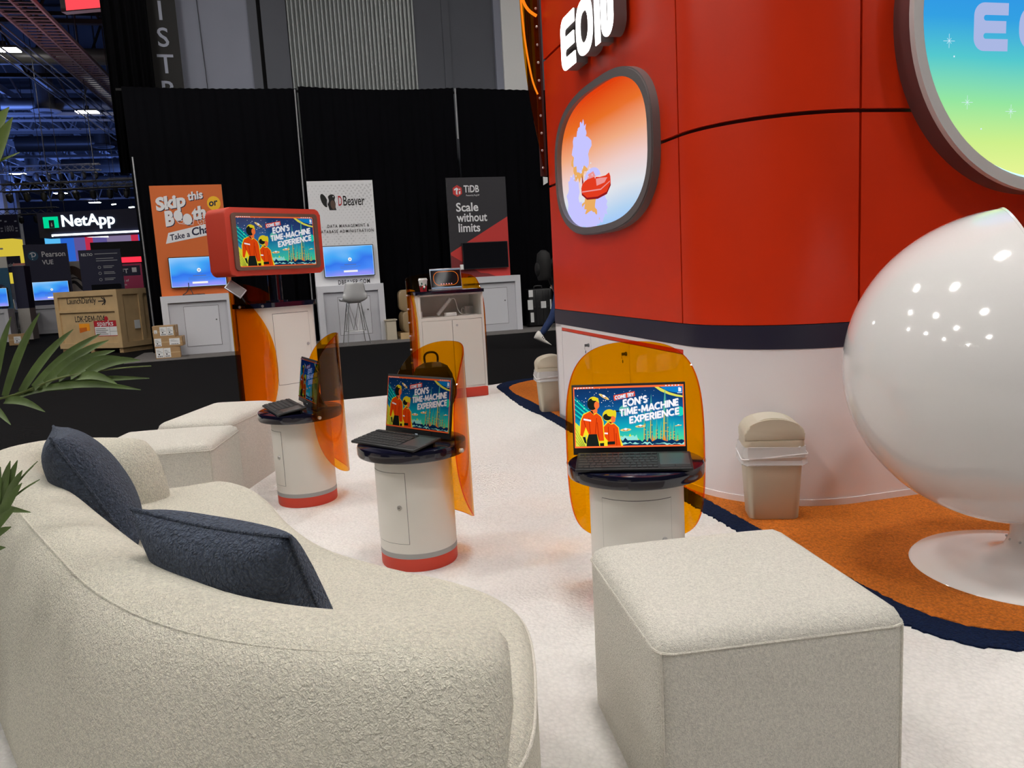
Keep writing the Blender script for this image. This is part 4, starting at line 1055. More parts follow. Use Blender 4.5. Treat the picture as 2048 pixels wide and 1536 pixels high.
m_ = MB(); m_.tube(smooth_pts([(.07, 0, .16), (.11, -.01, .15), (.13, -.02, .05), (.17, -.03, .006), (.24, -.02, .006)], 6), .004, 8); m_.build('cord', 'paper_white', ps)
ca = MB(); ca.box(-.055, .055, -.03, .03, 0, .035, b=.006); tag(ca.build('charger_block', 'paper_white', loc=at_bar(.005, -.15, .7855), rz=R(28)), 'small white charger block lying on the cabinet shelf', 'charger')
ca = MB(); ca.box(-.05, .05, -.02, .02, 0, .075, b=.008); ca.tube(smooth_pts([(-.05, 0, .05), (-.09, -.02, .06), (-.12, -.04, .006)], 5), .004, 6); tag(ca.build('adapter', 'paper_white', loc=at_bar(.24, .06, .7855), rz=R(40)), 'white plug adapter at the right end of the cabinet shelf', 'adapter')
ca = MB(); ca.prism([(-.08, -.03), (.1, -.045), (.1, -.02), (.02, .05), (-.08, .06)], 0, .004); ca.prism([(-.08, .05), (-.05, .06), (-.02, -.03), (-.07, -.03)], .0, .06, RX(R(8))); tag(ca.build('paper', 'paper_white', loc=at_bar(-.235, -.06, .7855), rz=R(20)), 'folded white paper at the left end of the cabinet shelf', 'paper')
ca = MB(); ca.prism([(-.09, -.012), (.09, -.012), (.09, .012), (-.09, .012)], 0, .003); tag(ca.build('cable_card', 'paper_white', loc=at_bar(.17, -.17, .7855), rz=R(12)), 'thin white cable strip on the cabinet shelf front', 'card')
pp = MB(); pp.prism([(-.075, -.05), (.075, -.05), (.075, .05), (-.075, .05)], 0, .0015); tag(pp.build('paper', 'paper_white', loc=at_bar(.21, -.10, 1.0325), rz=R(30)), 'white paper sheet lying on the counter beside the laptop', 'paper')

# backpack leaning at the foot of the cabinet
bpk = thing('backpack', 'black backpack standing on the carpet in front of the white cabinet', 'backpack', (-.72, 7.10, .012), R(12))
m_ = MB(); prof_ = [(.18, 0), (.20, .03), (.205, .15), (.195, .28), (.15, .36), (.08, .395), (.02, .40)]
m_.lathe(prof_, 36, Matrix.Diagonal((.95, .55, 1, 1))); m_.build('body', 'backpack', bpk, smooth=60)
m_ = MB(); m_.lathe([(.12, .03), (.135, .06), (.13, .18), (.09, .21), (.02, .215)], 28, T(0, -.075, 0) @ Matrix.Diagonal((1, .45, 1, 1))); m_.build('front_pocket', 'backpack', bpk, smooth=60)
m_ = MB(); m_.tube(smooth_pts([(-.055, .02, .37), (-.06, .02, .45), (-.03, .02, .485), (.03, .02, .485), (.06, .02, .45), (.055, .02, .37)], 5), .010, 8); m_.build('handle', 'backpack', bpk)
m_ = MB(); m_.tube(smooth_pts([(.12, -.02, .33), (.17, -.09, .25), (.19, -.10, .12), (.16, -.05, .03)], 5), .012, 6); m_.tube(smooth_pts([(-.12, -.02, .33), (-.17, -.09, .25), (-.19, -.10, .12), (-.16, -.05, .03)], 5), .012, 6); m_.build('strap', 'backpack', bpk)
# ---------------------------------------------------------------- booth row along the curtain
RA = R(16); RE = Vector((math.cos(RA), math.sin(RA), 0)); RNB = Vector((-math.sin(RA), math.cos(RA), 0)); RO = Vector((-5.62, 14.15, 0))
def row(s_, back=0.0, z=0.0): return RO + RE * s_ + RNB * back + Vector((0, 0, z))
st = MB(); st.box(-1.1, 7.6, -.80, 1.3, .0005, .008)
tag(st.build('carpet', 'booth_carpet_edge', loc=row(0), rz=RA, smooth=0), 'dark grey carpet strip under the row of display counters', 'carpet')
def counter(label, s0, s1, z1=1.06, door=(.30, .78), lock=True):
    w_ = s1 - s0; o = thing('counter', label, 'counter', row(s0, 0, .008), RA, 'white display counters along the curtain')
    m_ = MB(); t = .11
    m_.box(0, t, 0, .45, 0, z1); m_.box(w_ - t, w_, 0, .45, 0, z1); m_.box(t, w_ - t, 0, .45, z1 - .12, z1); m_.build('frame', 'counter_white', o)
    m_ = MB(); m_.box(t, w_ - t, .045, .07, 0, z1 - .12); m_.build('panel', 'counter_recess', o)
    m_ = MB(); a, b = door[0] * w_, door[1] * w_; m_.m(1).box(a - .006, b + .006, .043, .046, .14, .86); m_.m(0).box(a, b, .038, .046, .146, .854); d = m_.build('door', ['counter_white', 'gap_line'], o)
    m_ = MB(); m_.lathe([(.014, 0), (.014, .006)], 12, T(b - .05, .038, .6) @ RX(R(90))); m_.build('lock', 'dark_steel', d)
    return o
def tv(label, s0, s1, z0, z1, on=True, back=.24):
    w_, h_ = s1 - s0, z1 - z0; o = thing('television', label, 'television', row((s0 + s1) / 2, back, (z0 + z1) / 2), RA, 'televisions on the booth panels')
    m_ = MB(); m_.prism(rrect(w_, h_, .012), -.055, 0, FRONT); m_.build('housing', 'black_plastic', o)
    m_ = MB(); 
    if on: tv_face(m_, w_, h_)
    else: m_.flat([(-w_ / 2 + .012, -h_ / 2 + .012), (w_ / 2 - .012, -h_ / 2 + .012), (w_ / 2 - .012, h_ / 2 - .012), (-w_ / 2 + .012, h_ / 2 - .012)], .001, FRONT)
    m_.build('screen', ['tv_blue', 'tv_rim', 'menu_white', 'menu_grey'] if on else 'black_glass', o, smooth=0)
    m_ = MB(); m_.box(-.12, .12, .055, .073, -.12, .12); m_.build('mount', 'dark_steel', o)
    return o
def tv_face(m_, w_, h_):
    a, b = w_ / 2 - .014, h_ / 2 - .014
    m_.m(0).flat(rrect(2 * a, 2 * b, .008), .001, FRONT); m_.m(1).ring(rrect(2 * a, 2 * b, .008), rrect(2 * a - .014, 2 * b - .014, .006), .0012, .0016, FRONT)
    k = w_ / .95
    m_.m(2).flat(ell(.034 * k, .034 * k, 20, .02 * k, .03 * k), .0015, FRONT); m_.m(3).flat(ell(.018 * k, .008 * k, 12, .02 * k, .03 * k), .002, FRONT)
    m_.m(3).flat([(-.02 * k, -.025 * k), (.06 * k, -.025 * k), (.06 * k, -.017 * k), (-.02 * k, -.017 * k)], .0015, FRONT)
    m_.m(3).flat([(-.09 * k, -.075 * k), (.13 * k, -.075 * k), (.13 * k, -.062 * k), (-.09 * k, -.062 * k)], .0015, FRONT)
    for q in range(3): m_.m(3).flat([(-.17 * k, -.105 * k - .018 * q * k), (.21 * k - .05 * q * k, -.105 * k - .018 * q * k), (.21 * k - .05 * q * k, -.101 * k - .018 * q * k), (-.17 * k, -.101 * k - .018 * q * k)], .0015, FRONT)
    m_.m(2).flat([(-.11 * k, -.21 * k), (.15 * k, -.21 * k), (.15 * k, -.175 * k), (-.11 * k, -.175 * k)], .0015, FRONT)
def banner(label, s0, s1, z0, z1, mats_, draw, cat='banner', back=.31, loc=None, rz=RA, name='banner_panel', thick=.04, group=None):
    w_ = s1 - s0; o = thing(name, label, cat, loc or row(s0, back, 0), rz, group)
    m_ = MB(); m_.box(0, w_, .003, thick, z0, z1); m_.build('panel', 'silver_edge', o)
    m_ = MB(); st_ = [0]
    def lay(): st_[0] += 1; return T(0, .003 - .0006 * st_[0], 0) @ FRONT
    draw(m_, w_, lay); m_.build('print', mats_, o, smooth=0)
    return o

counter('white counter under the orange banner, cartons stacked at its corner', -.53, .68)
counter('white counter behind the grey bar stool', 2.17, 3.41, 1.08)
counter('white counter under the black and red banner', 4.86, 6.14, 1.09)

def d_skip(m_, w_, lay):
    m_.m(0).flat([(0, 1.03), (w_, 1.03), (w_, 3.02), (0, 3.02)], 0, lay())
    L = lay(); sl = .16; sh = Matrix(((1, 0, 0, 0), (sl, 1, 0, 0), (0, 0, 1, 0), (0, 0, 0, 1)))
    for mi, dx, dz in ((2, .012, -.014), (1, 0, 0)):
        L = lay() @ T(0, .17, 0); m_.m(mi)
        m_.text('Skip', .30, L @ T(.08 + dx, 2.42 + dz, 0) @ sh, .05, width=.50); m_.text('this', .20, L @ T(.62 + dx, 2.58 + dz, 0) @ sh, .03, width=.26)
        m_.text('B', .34, L @ T(.20 + dx, 2.15 + dz, 0) @ sh, .06, width=.15); m_.flat(ell(.075, .095, 24, .425 + dx, 2.32 + dz), 0, L); m_.flat(ell(.078, .10, 24, .575 + dx, 2.25 + dz), 0, L); m_.text('th', .30, L @ T(.67 + dx, 2.24 + dz, 0) @ sh, .05, width=.24)
    m_.m(3).flat(ell(.115, .125, 32, 1.05, 2.69), 0, lay()); m_.m(2).text('or', .17, lay() @ T(.965, 2.635, 0) @ sh, .03, width=.15)
    # dice and card outlines
    L = lay() @ T(0, .30, 0); m_.m(1)
    for P in ([(.38, 2.12), (.66, 2.08), (.70, 2.16)], [(.38, 2.12), (.43, 2.05), (.66, 2.02), (.70, 2.16)], [(.74, 2.14), (.84, 2.19), (.93, 2.13), (.93, 2.03), (.83, 1.98), (.75, 2.04), (.74, 2.14)], [(.74, 2.14), (.84, 2.09), (.93, 2.13)], [(.84, 2.09), (.83, 1.98)]): m_.flat(ribbon(P, .008), 0, L)
    for cx, cy in ((.47, 2.10), (.55, 2.085), (.62, 2.07), (.50, 2.07), (.58, 2.055), (.79, 2.08), (.80, 2.04), (.87, 2.06), (.89, 2.09), (.82, 2.14), (.86, 2.145)): m_.flat(ell(.012, .009, 8, cx, cy), 0, L)
    m_.flat([(.17, 2.0), (1.21, 2.18), (1.21, 2.40), (.23, 2.19)], 0, lay()); L = lay(); m_.m(2)
    sh2 = Matrix(((1, 0, 0, 0), (.17, 1, 0, 0), (0, 0, 1, 0), (0, 0, 0, 1)))
    m_.text('Take a', .145, L @ T(.25, 2.055, 0) @ sh2, .02, width=.34); m_.text('Chance', .19, L @ T(.62, 2.125, 0) @ sh2, .03, width=.56)
banner('orange banner about skipping the stand, behind the tall kiosk', -.54, .67, 1.03, 3.02, ['orange_print', 'white_print', 'navy_print', 'yellow_print'], d_skip)
tv('lit blue television on the orange banner', -.36, .60, 1.205, 1.755)

def d_db(m_, w_, lay):
    m_.m(0).flat([(0, 1.06), (w_, 1.06), (w_, 3.04), (0, 3.04)], 0, lay())
    L = lay(); m_.m(1); rn = random.Random(5)
    for j in range(22):
        for i in range(17):
            x = .02 + i * .072 + (.036 if j % 2 else 0); z = 1.95 + j * .05; k = max(0, (x / w_) * .6 + (z - 2.3) * .65) if z > 2.2 else max(0, .25 + (2.2 - z) * .3 - abs(x / w_ - .6) * .2)
            r = .030 * min(1, k)
            if r > .005 and x < w_ - .04 and z < 3.0:
                up = 1 if (i + j) % 2 else -1; m_.flat([(x - r, z - up * r * .85), (x + r, z - up * r * .85), (x, z + up * r * .9)], 0, L)
    for j in range(8):
        for i in range(14):
            x = .1 + i * .08 + (.04 if j % 2 else 0); z = 1.88 + j * .045; r = .010 + .006 * ((i * 7 + j * 3) % 3)
            if x < w_ - .05: m_.flat([(x - r, z), (x + r, z), (x, z - r * 1.4)], 0, L)
    # animal mark
    L = lay(); m_.m(2); m_.flat(ell(.055, .13, 24, .295, 2.68, 2, .35), 0, L); m_.m(2).flat(smooth_pts([(.38, 2.50), (.36, 2.60), (.38, 2.68), (.37, 2.75), (.42, 2.79), (.48, 2.78), (.50, 2.73), (.485, 2.69), (.50, 2.62), (.495, 2.55), (.51, 2.50)], 4), 0, L)
    m_.m(3).flat(ell(.045, .085, 20, .45, 2.60, 2, .1), 0, lay()); m_.m(0).flat(ell(.010, .012, 8, .465, 2.75), 0, lay()); m_.m(0); m_.flat(ribbon(smooth_pts([(.36, 2.50), (.345, 2.60), (.355, 2.70), (.35, 2.77)], 4), .012), 0, lay())
    L = lay(); m_.m(4).text('D', .26, L @ T(.545, 2.58, 0), .01, width=.07); m_.m(5).text('Beaver', .26, L @ T(.635, 2.58, 0), .01, width=.40)
    L = lay(); m_.m(5).text('DATA MANAGEMENT &', .082, L @ T(.31, 2.175, 0), .012, width=.78, spacing=1.3); m_.text('DATABASE ADMINISTRATION', .082, L @ T(.13, 2.075, 0), .012, width=1.04, spacing=1.3); m_.text('DBEAVER.COM', .115, L @ T(.42, 1.105, 0), .015, width=.60, spacing=1.2)
banner('white banner with a dark beaver mark and grey triangle pattern', 2.17, 3.39, 1.06, 3.04, ['white_print', 'pale_print', 'black_print', 'brown_print', 'label_red', 'black_print'], d_db)
tv('lit blue television on the white banner', 2.345, 3.30, 1.245, 1.835)

def d_ti(m_, w_, lay):
    m_.m(0).flat([(0, 1.08), (w_, 1.08), (w_, 3.05), (0, 3.05)], 0, lay())
    m_.m(1).flat([(w_, 2.27), (w_, 1.08), (0, 1.08), (0, 1.60)], 0, lay()); m_.m(2).flat([(0, 1.56), (0, 1.08), (.75, 1.08)], 0, lay()); m_.m(2).flat([(.25, 1.08), (.95, 1.08), (.75, 1.16), (.4, 1.2)], 0, lay())
    L = lay(); hx = [(.215 + .105 * math.sin(R(60 * k)), 2.795 + .115 * math.cos(R(60 * k))) for k in range(6)]; m_.m(1).flat(hx, 0, L); L = lay(); m_.m(3)
    m_.flat([(.15, 2.83), (.20, 2.86), (.235, 2.84), (.235, 2.815), (.215, 2.80), (.215, 2.72), (.185, 2.735), (.185, 2.82), (.15, 2.80)], 0, L); m_.flat([(.245, 2.78), (.275, 2.80), (.275, 2.745), (.245, 2.725)], 0, L); m_.flat([(.245, 2.825), (.262, 2.84), (.28, 2.825), (.262, 2.81)], 0, L)
    m_.text('TiDB', .19, L @ T(.345, 2.765, 0), .02, width=.31); m_.text('Powered by PingCAP', .045, L @ T(.385, 2.69, 0), 0, width=.27)
    for k, (t, wd) in enumerate((('Scale', .45), ('without', .62), ('limits', .44))): m_.text(t, .235, L @ T(.165 + .01 * k, 2.40 - .20 * k, 0), .02, width=wd)
    m_.m(0).flat([(.3, 1.10), (.34, 1.13), (.38, 1.12), (.42, 1.10)], 0, lay())
banner('charcoal and red banner at the right end of the row', 4.82, 6.03, 1.08, 3.05, ['charcoal_print', 'red_print', 'darkred_print', 'white_print'], d_ti)
tv('black switched-off television on the charcoal and red banner', 5.05, 5.985, 1.26, 1.785, False)
sm = MB(); sm.box(-.045, .045, -.02, .02, -.05, .05, b=.008); tag(sm.build('sensor_box', 'paper_white', loc=row(5.03, .262, 1.31), rz=RA), 'small white box on the charcoal banner beside the black television', 'box')

cb = MB(); cb.tube(smooth_pts([(0, 0, .22), (-.005, -.02, .13), (-.05, -.03, .05), (-.11, -.05, .006), (.0, -.06, .006), (.10, -.06, .006), (.14, -.02, .008), (.26, -.03, .006)], 6), .008, 6); cb.tube(smooth_pts([(0, 0, .15), (.04, -.02, .07), (.06, -.04, .008)], 5), .007, 6)
tag(cb.build('cable', 'black_plastic', loc=row(-.06, .235, 1.068), rz=RA), 'black cable hanging onto the counter below the orange banner', 'cable')

# wire-legged bar stools
def stool(label, loc, rz, shell='stool_shell', group='moulded bar stools on wire legs'):
    o = thing('bar_stool', label, 'stool', loc, rz, group)
    m_ = MB(); nu, nv = 14, 18; vs = []; fs = []
    cl = smooth_pts([(-.215, .775), (-.19, .79), (-.10, .775), (.03, .762), (.13, .785), (.18, .86), (.205, .97), (.225, 1.08), (.23, 1.115)], 3)
    for i, (y, z) in enumerate(cl):
        f = i / (len(cl) - 1); hw = .225 if f < .55 else .225 - .085 * (f - .55) / .45
        if f < .08: hw = .19 + .035 * f / .08
        if f > .93: hw -= .07 * (f - .93) / .07
        for j in range(nu + 1):
            u = -1 + 2 * j / nu; vs.append((u * hw, y - (.07 * abs(u) ** 3 if f > .5 else 0) * min(1, (f - .5) * 5), z + (.06 * abs(u) ** 2.5 if .1 < f < .65 else .02 * abs(u) ** 2)))
    for i in range(len(cl) - 1):
        for j in range(nu): a = i * (nu + 1) + j; fs.append((a, a + 1, a + nu + 2, a + nu + 1))
    m_.raw(vs, fs); so = m_.build('seat_shell', shell, o, smooth=80); md = so.modifiers.new('thick', 'SOLIDIFY'); md.thickness = .012
    tops = [(-.11, -.10), (.11, -.10), (.11, .09), (-.11, .09)]; feet = [(-.21, -.20), (.21, -.20), (.21, .20), (-.21, .20)]
    for (a, b), (c, d) in zip(tops, feet): m_ = MB(); m_.rod((a, b, .755), (c, d, .0), .008); m_.build('leg', 'steel', o)
    m_ = MB(); mid = [(a + (c - a) * .68, b + (d - b) * .68, .755 * .32) for (a, b), (c, d) in zip(tops, feet)]
    for k in range(4):
        m_.rod(mid[k], mid[(k + 1) % 4], .006); m_.rod((tops[k][0], tops[k][1], .755), tuple((Vector(mid[k]) + Vector(mid[(k + 1) % 4])) / 2), .005); m_.rod((tops[(k + 1) % 4][0], tops[(k + 1) % 4][1], .755), tuple((Vector(mid[k]) + Vector(mid[(k + 1) % 4])) / 2), .005)
        m_.rod((tops[k][0], tops[k][1], .755), (tops[(k + 1) % 4][0], tops[(k + 1) % 4][1], .755), .007)
    m_.build('wire_frame', 'steel', o)
    return o
ST0 = stool('grey moulded bar stool on wire legs before the white counter', row(2.79, -.42, .008), RA + R(188))

# cartons, wrapped rolls, case
def carton(label, loc, w_, d, h, rz, labels, group='cartons stacked beside the counter'):
    o = thing('carton', label, 'carton', loc, rz, group)
    m_ = MB(); m_.box(-w_ / 2, w_ / 2, -d / 2, d / 2, 0, h, b=.004, seg=1); m_.build('box', 'cardboard', o)
    m_ = MB(); m_.box(-w_ / 2 - .0006, w_ / 2 + .0006, -.03, .03, h * .35, h + .0008); m_.box(-w_ / 2, w_ / 2, -d / 2 - .0006, -d / 2, h * .46, h * .54); m_.build('tape', 'tape', o)
    for (a, b, c, e) in labels:
        m_ = MB(); m_.m(0).box(a, b, -d / 2 - .002, -d / 2 - .001, c, e); m_.m(1); ww, hh = b - a, e - c
        for q in range(9): x = a + ww * (.15 + .08 * q); m_.box(x, x + ww * (.05 if q % 3 else .03), -d / 2 - .003, -d / 2 - .002, c + hh * .06, c + hh * .2)
        for q in range(3): m_.box(a + ww * .12, a + ww * (.9 - .2 * q), -d / 2 - .003, -d / 2 - .002, c + hh * (.5 + .13 * q), c + hh * (.53 + .13 * q))
        if hh > ww: m_.box(a + ww * .3, a + ww * .5, -d / 2 - .003, -d / 2 - .002, c + hh * .28, c + hh * .42)
        m_.build('shipping_label', ['label_paper', 'black_print'], o)
    return o
carton('bottom carton of the stack beside the white counter', row(-.46, -.28, .008), .40, .30, .20, RA + R(4), [(-.19, -.07, .02, .185), (-.065, .045, .02, .18)])
carton('middle carton of the stack beside the white counter, its corner sticking out', row(-.42, -.27, .2085), .46, .30, .165, RA - R(3), [(-.22, -.11, .015, .15), (.02, .19, .03, .14)])
carton('topmost carton of the stack beside the white counter', row(-.47, -.27, .374), .36, .28, .20, RA - R(6), [(-.06, .05, .03, .18), (.055, .16, .03, .18), (-.155, -.105, .07, .13)])
for k, (z, tx) in enumerate(((.13, 'lower plastic-wrapped beige bundle beside the white cabinet'), (.535, 'upper plastic-wrapped beige bundle beside the white cabinet'))):
    m_ = MB(); m_.prism(rrect(.34, .40, .09, 6), -.18, .18, T(0, 0, .2) @ FRONT, b=.03); tag(m_.build('wrapped_bundle', 'wrap_beige', loc=row(3.86 - .02 * k, .0, z), rz=RA + R(5 - 9 * k), smooth=60), tx, 'bundle', 'wrapped bundles')
m_ = MB(); m_.box(-.20, .30, -.24, .24, 0, .05); m_.box(-.20, .30, -.24, -.18, .05, .125); m_.box(-.20, .30, .18, .24, .05, .125); m_.box(-.03, .03, -.24, .24, .05, .125); tag(m_.build('pallet', 'plywood', loc=row(3.84, .02, .004), rz=RA), 'small wooden pallet under the wrapped bundles', 'pallet')
m_ = MB(); 
for q in ((-.10, -.09, -.12, .12), (.09, .10, -.12, .12), (-.10, .10, -.12, -.11), (-.10, .10, .11, .12)): m_.box(q[0], q[1], q[2], q[3], 0, .38)
m_.box(-.10, .10, -.12, .12, 0, .01); m_.box(-.12, .12, -.14, .14, .37, .39); tag(m_.build('tub', 'beige_plastic', loc=row(3.48, -.02, .004), rz=RA), 'tall beige tub standing beside the wrapped bundles', 'tub')
cs = thing('hard_case', 'black hard case with white stickers near the end of the row', 'case', row(6.66, .50, .008), RA - R(4))
m_ = MB(); m_.box(-.25, .25, -.17, .17, .02, .78, b=.03); m_.build('shell', 'black_plastic', cs)
m_ = MB()
for x in (-.21, -.08, .08, .21): m_.box(x - .02, x + .02, -.185, -.17, .05, .75, b=.005)
m_.box(-.25, .25, -.18, -.17, .38, .42, b=.004); m_.build('ribs', 'black_plastic', cs)
m_ = MB(); m_.tube(smooth_pts([(-.08, 0, .77), (-.07, 0, .83), (.07, 0, .83), (.08, 0, .77)], 5), .013, 8); m_.build('handle', 'black_plastic', cs)
for x, z, w_, h_ in ((-.20, .62, .09, .14), (-.22, .36, .11, .2), (-.19, .10, .07, .2), (.06, .38, .11, .14), (.215, .35, .03, .2)):
    m_ = MB(); m_.box(x - w_ / 2, x + w_ / 2, -.188, -.186, z, z + h_); m_.build('sticker', 'label_paper', cs)
for x in (-.2, .2): m_ = MB(); m_.cyl(.03, -.02, .02, 16, T(x, .12, .03) @ RY(R(90))); m_.build('wheel', 'black_plastic', cs)
ws = thing('bar_stool', 'white low-backed bar stool on a chrome post behind the walking person', 'stool', row(6.92, -.10, .008), RA - R(60))
m_ = MB(); m_.lathe([(.02, .765), (.17, .775), (.19, .80), (.185, .815), (.15, .80), (.02, .795)], 32); m_.prism(ribbon([(.175 * math.cos(R(q)), .175 * math.sin(R(q))) for q in range(20, 161, 10)], .018), .80, .90); m_.build('seat_shell', 'stool_shell_white', ws, smooth=60)
m_ = MB(); m_.cyl(.025, .02, .77, 20); m_.build('post', 'steel', ws)
m_ = MB(); m_.lathe([(.20, 0), (.20, .01), (.06, .03), (.03, .05)], 32); m_.build('foot', 'steel', ws)

# drape line and its poles
def drape_panel(label, s0, s1, z1, sag=.0, back=1.0, seed=1, z0=.01, amp=.03):
    m_ = MB(); n = int((s1 - s0) / .02); rn = random.Random(seed); ph = [rn.uniform(0, 6.28) for _ in range(4)]; vs = []; fs = []
    fr = [rn.uniform(24, 30), rn.uniform(40, 52), rn.uniform(9, 13)]
    for i in range(n + 1):
        s_ = s0 + (s1 - s0) * i / n; f = i / n
        for lv in range(5):
            g_ = lv / 4; y = amp * (.12 + .88 * (1 - g_)) * (math.sin(fr[0] * s_ + ph[0]) + .5 * math.sin(fr[1] * s_ + ph[1]) + .5 * math.sin(fr[2] * s_ + ph[2]))
            vs.append((s_ - s0, y, z0 + (z1 - z0) * g_ - (sag * math.sin(math.pi * f) + .005 * math.sin(fr[1] * s_)) * (g_ ** 4)))
    for i in range(n):
        for lv in range(4): a = i * 5 + lv; fs.append((a, a + 5, a + 6, a + 1))
    m_.raw(vs, fs); o = m_.build('curtain', 'drape', loc=row(s0, back, 0), rz=RA, smooth=180); md = o.modifiers.new('thick', 'SOLIDIFY'); md.thickness = .004
    return tag(o, label, 'curtain', 'black drape curtains behind the row')
drape_panel('black curtain behind the orange banner', -.90, 2.17, 4.86, .02, seed=1)
drape_panel('black curtain between the white banner and the dark banner', 2.20, 5.24, 4.90, .05, seed=2)
drape_panel('black curtain reaching behind the red wall', 5.30, 9.4, 4.90, .03, seed=3)
def pole(label, a, b, r=.016):
    m_ = MB(); m_.rod(a, b, r, 12); return tag(m_.build('drape_pole', 'silver_edge' if 'left' in label else 'steel_truss'), label, 'pole', 'drape poles')
pole('silver drape pole left of the orange banner, leaning slightly', row(-.80, .80, 0), row(-.83, .86, 3.6))
pole('silver drape pole beside the white banner', row(2.10, .80, 0), row(2.13, .82, 4.8), .013)
pole('silver drape pole in the gap between the right curtains', row(5.27, .97, 3.9), row(5.27, .97, 4.88))
m_ = MB(); m_.box(-1.0, 9.4, -.02, .02, 4.80, 4.84); tag(m_.build('drape_rail', 'black_matte', loc=row(0, 1.06, 0), rz=RA), 'black rail carrying the curtains', 'rail')
m_ = MB(); m_.prism([(0, 0), (.10, .05), (.10, .16), (0, .17)], 0, .004, FRONT); tag(m_.build('paper', 'label_paper', loc=row(7.03, .90, 2.93), rz=RA), 'small white paper pinned to the curtain by the red wall', 'paper')

# hall wall beyond the curtain
HB = 2.6
hw = thing('wall_back', 'grey hall wall with a metal shutter above the curtain', 'wall', row(0, HB, 0), RA); struct(hw)
Z1 = 12.8
def wl(name, s0, s1, m, y=0.0, z0=0): q = MB(); q.box(s0, s1, y, y + .25, z0, Z1); q.build(name, m, hw)
wl('pale_panel', -.6, 1.40, 'hall_wall'); wl('reveal', 1.40, 1.58, 'hall_wall_dark', -.05); wl('gap', 1.58, 1.66, 'black_matte', .1); wl('jamb', 1.66, 2.16, 'hall_wall_dark', -.02)
q = MB(); P = []
for k in range(31):
    s_ = 2.16 + (4.78 - 2.16) * k / 30
    P += [(s_, .10), (s_ + .022, .03), (s_ + .056, .03), (s_ + .076, .10)]
q.prism(P + [(4.80, .3), (2.16, .3)], 0, Z1); q.build('shutter', 'shutter_metal', hw, smooth=0)
wl('bay', 4.80, 6.62, 'hall_wall_dark', .06); wl('mullion', 5.46, 5.62, 'hall_wall_dark', .03); wl('return', 6.62, 6.78, 'hall_wall', -.04); wl('pier', 6.78, 7.32, 'hall_wall_light', -.10)
for k, s_ in enumerate((7.34, 7.39, 7.44)): q = MB(); q.cyl(.02, 0, Z1, 12, T(s_, -.12, 0)); q.build('conduit', 'black_matte', hw)
wl('side_bay', 7.32, 13.5, 'hall_wall_dark', .02)
q = MB(); q.box(-.32, 14, .3, .5, 0, 13); q.build('core', 'hall_wall_dark', hw)
q = MB(); q.rod((.55, -.03, 2.2), (.42, -.03, 8), .006, 6); q.build('cord', 'black_matte', hw)
m_ = MB(); n = 60; vs = []; fs = []
for i in range(n + 1):
    x = .80 * i / n; y = .03 * math.sin(38 * x) + .015 * math.sin(71 * x)
    vs += [(x, y, 3.45), (x, y, 12.6)]
for i in range(n): fs.append((2 * i, 2 * i + 2, 2 * i + 3, 2 * i + 1))
m_.raw(vs, fs); o = m_.build('curtain', 'drape_far', loc=row(-1.22, 1.9, 0), rz=RA, smooth=180); o.modifiers.new('thick', 'SOLIDIFY').thickness = .004
tag(o, 'tall black masking curtain hanging high at the left of the grey wall', 'curtain', 'black drape curtains behind the row')
def d_ist(m_, w_, lay):
    m_.m(0).flat([(0, 4.6), (w_, 4.6), (w_, 9.2), (0, 9.2)], 0, lay()); L = lay(); m_.m(1)
    for k, ch in enumerate('ISTR'):
        m_.text(ch, .51, L @ T(w_ / 2 + .02, 6.42 - .50 * k, 0), .008, align='CENTER')
banner('tall black hanging banner with pale capital letters', 0, .62, 4.6, 9.2, ['black_print', 'grey_letter'], d_ist, loc=row(-.56, 2.3, 0), thick=.02, name='hanging_banner')
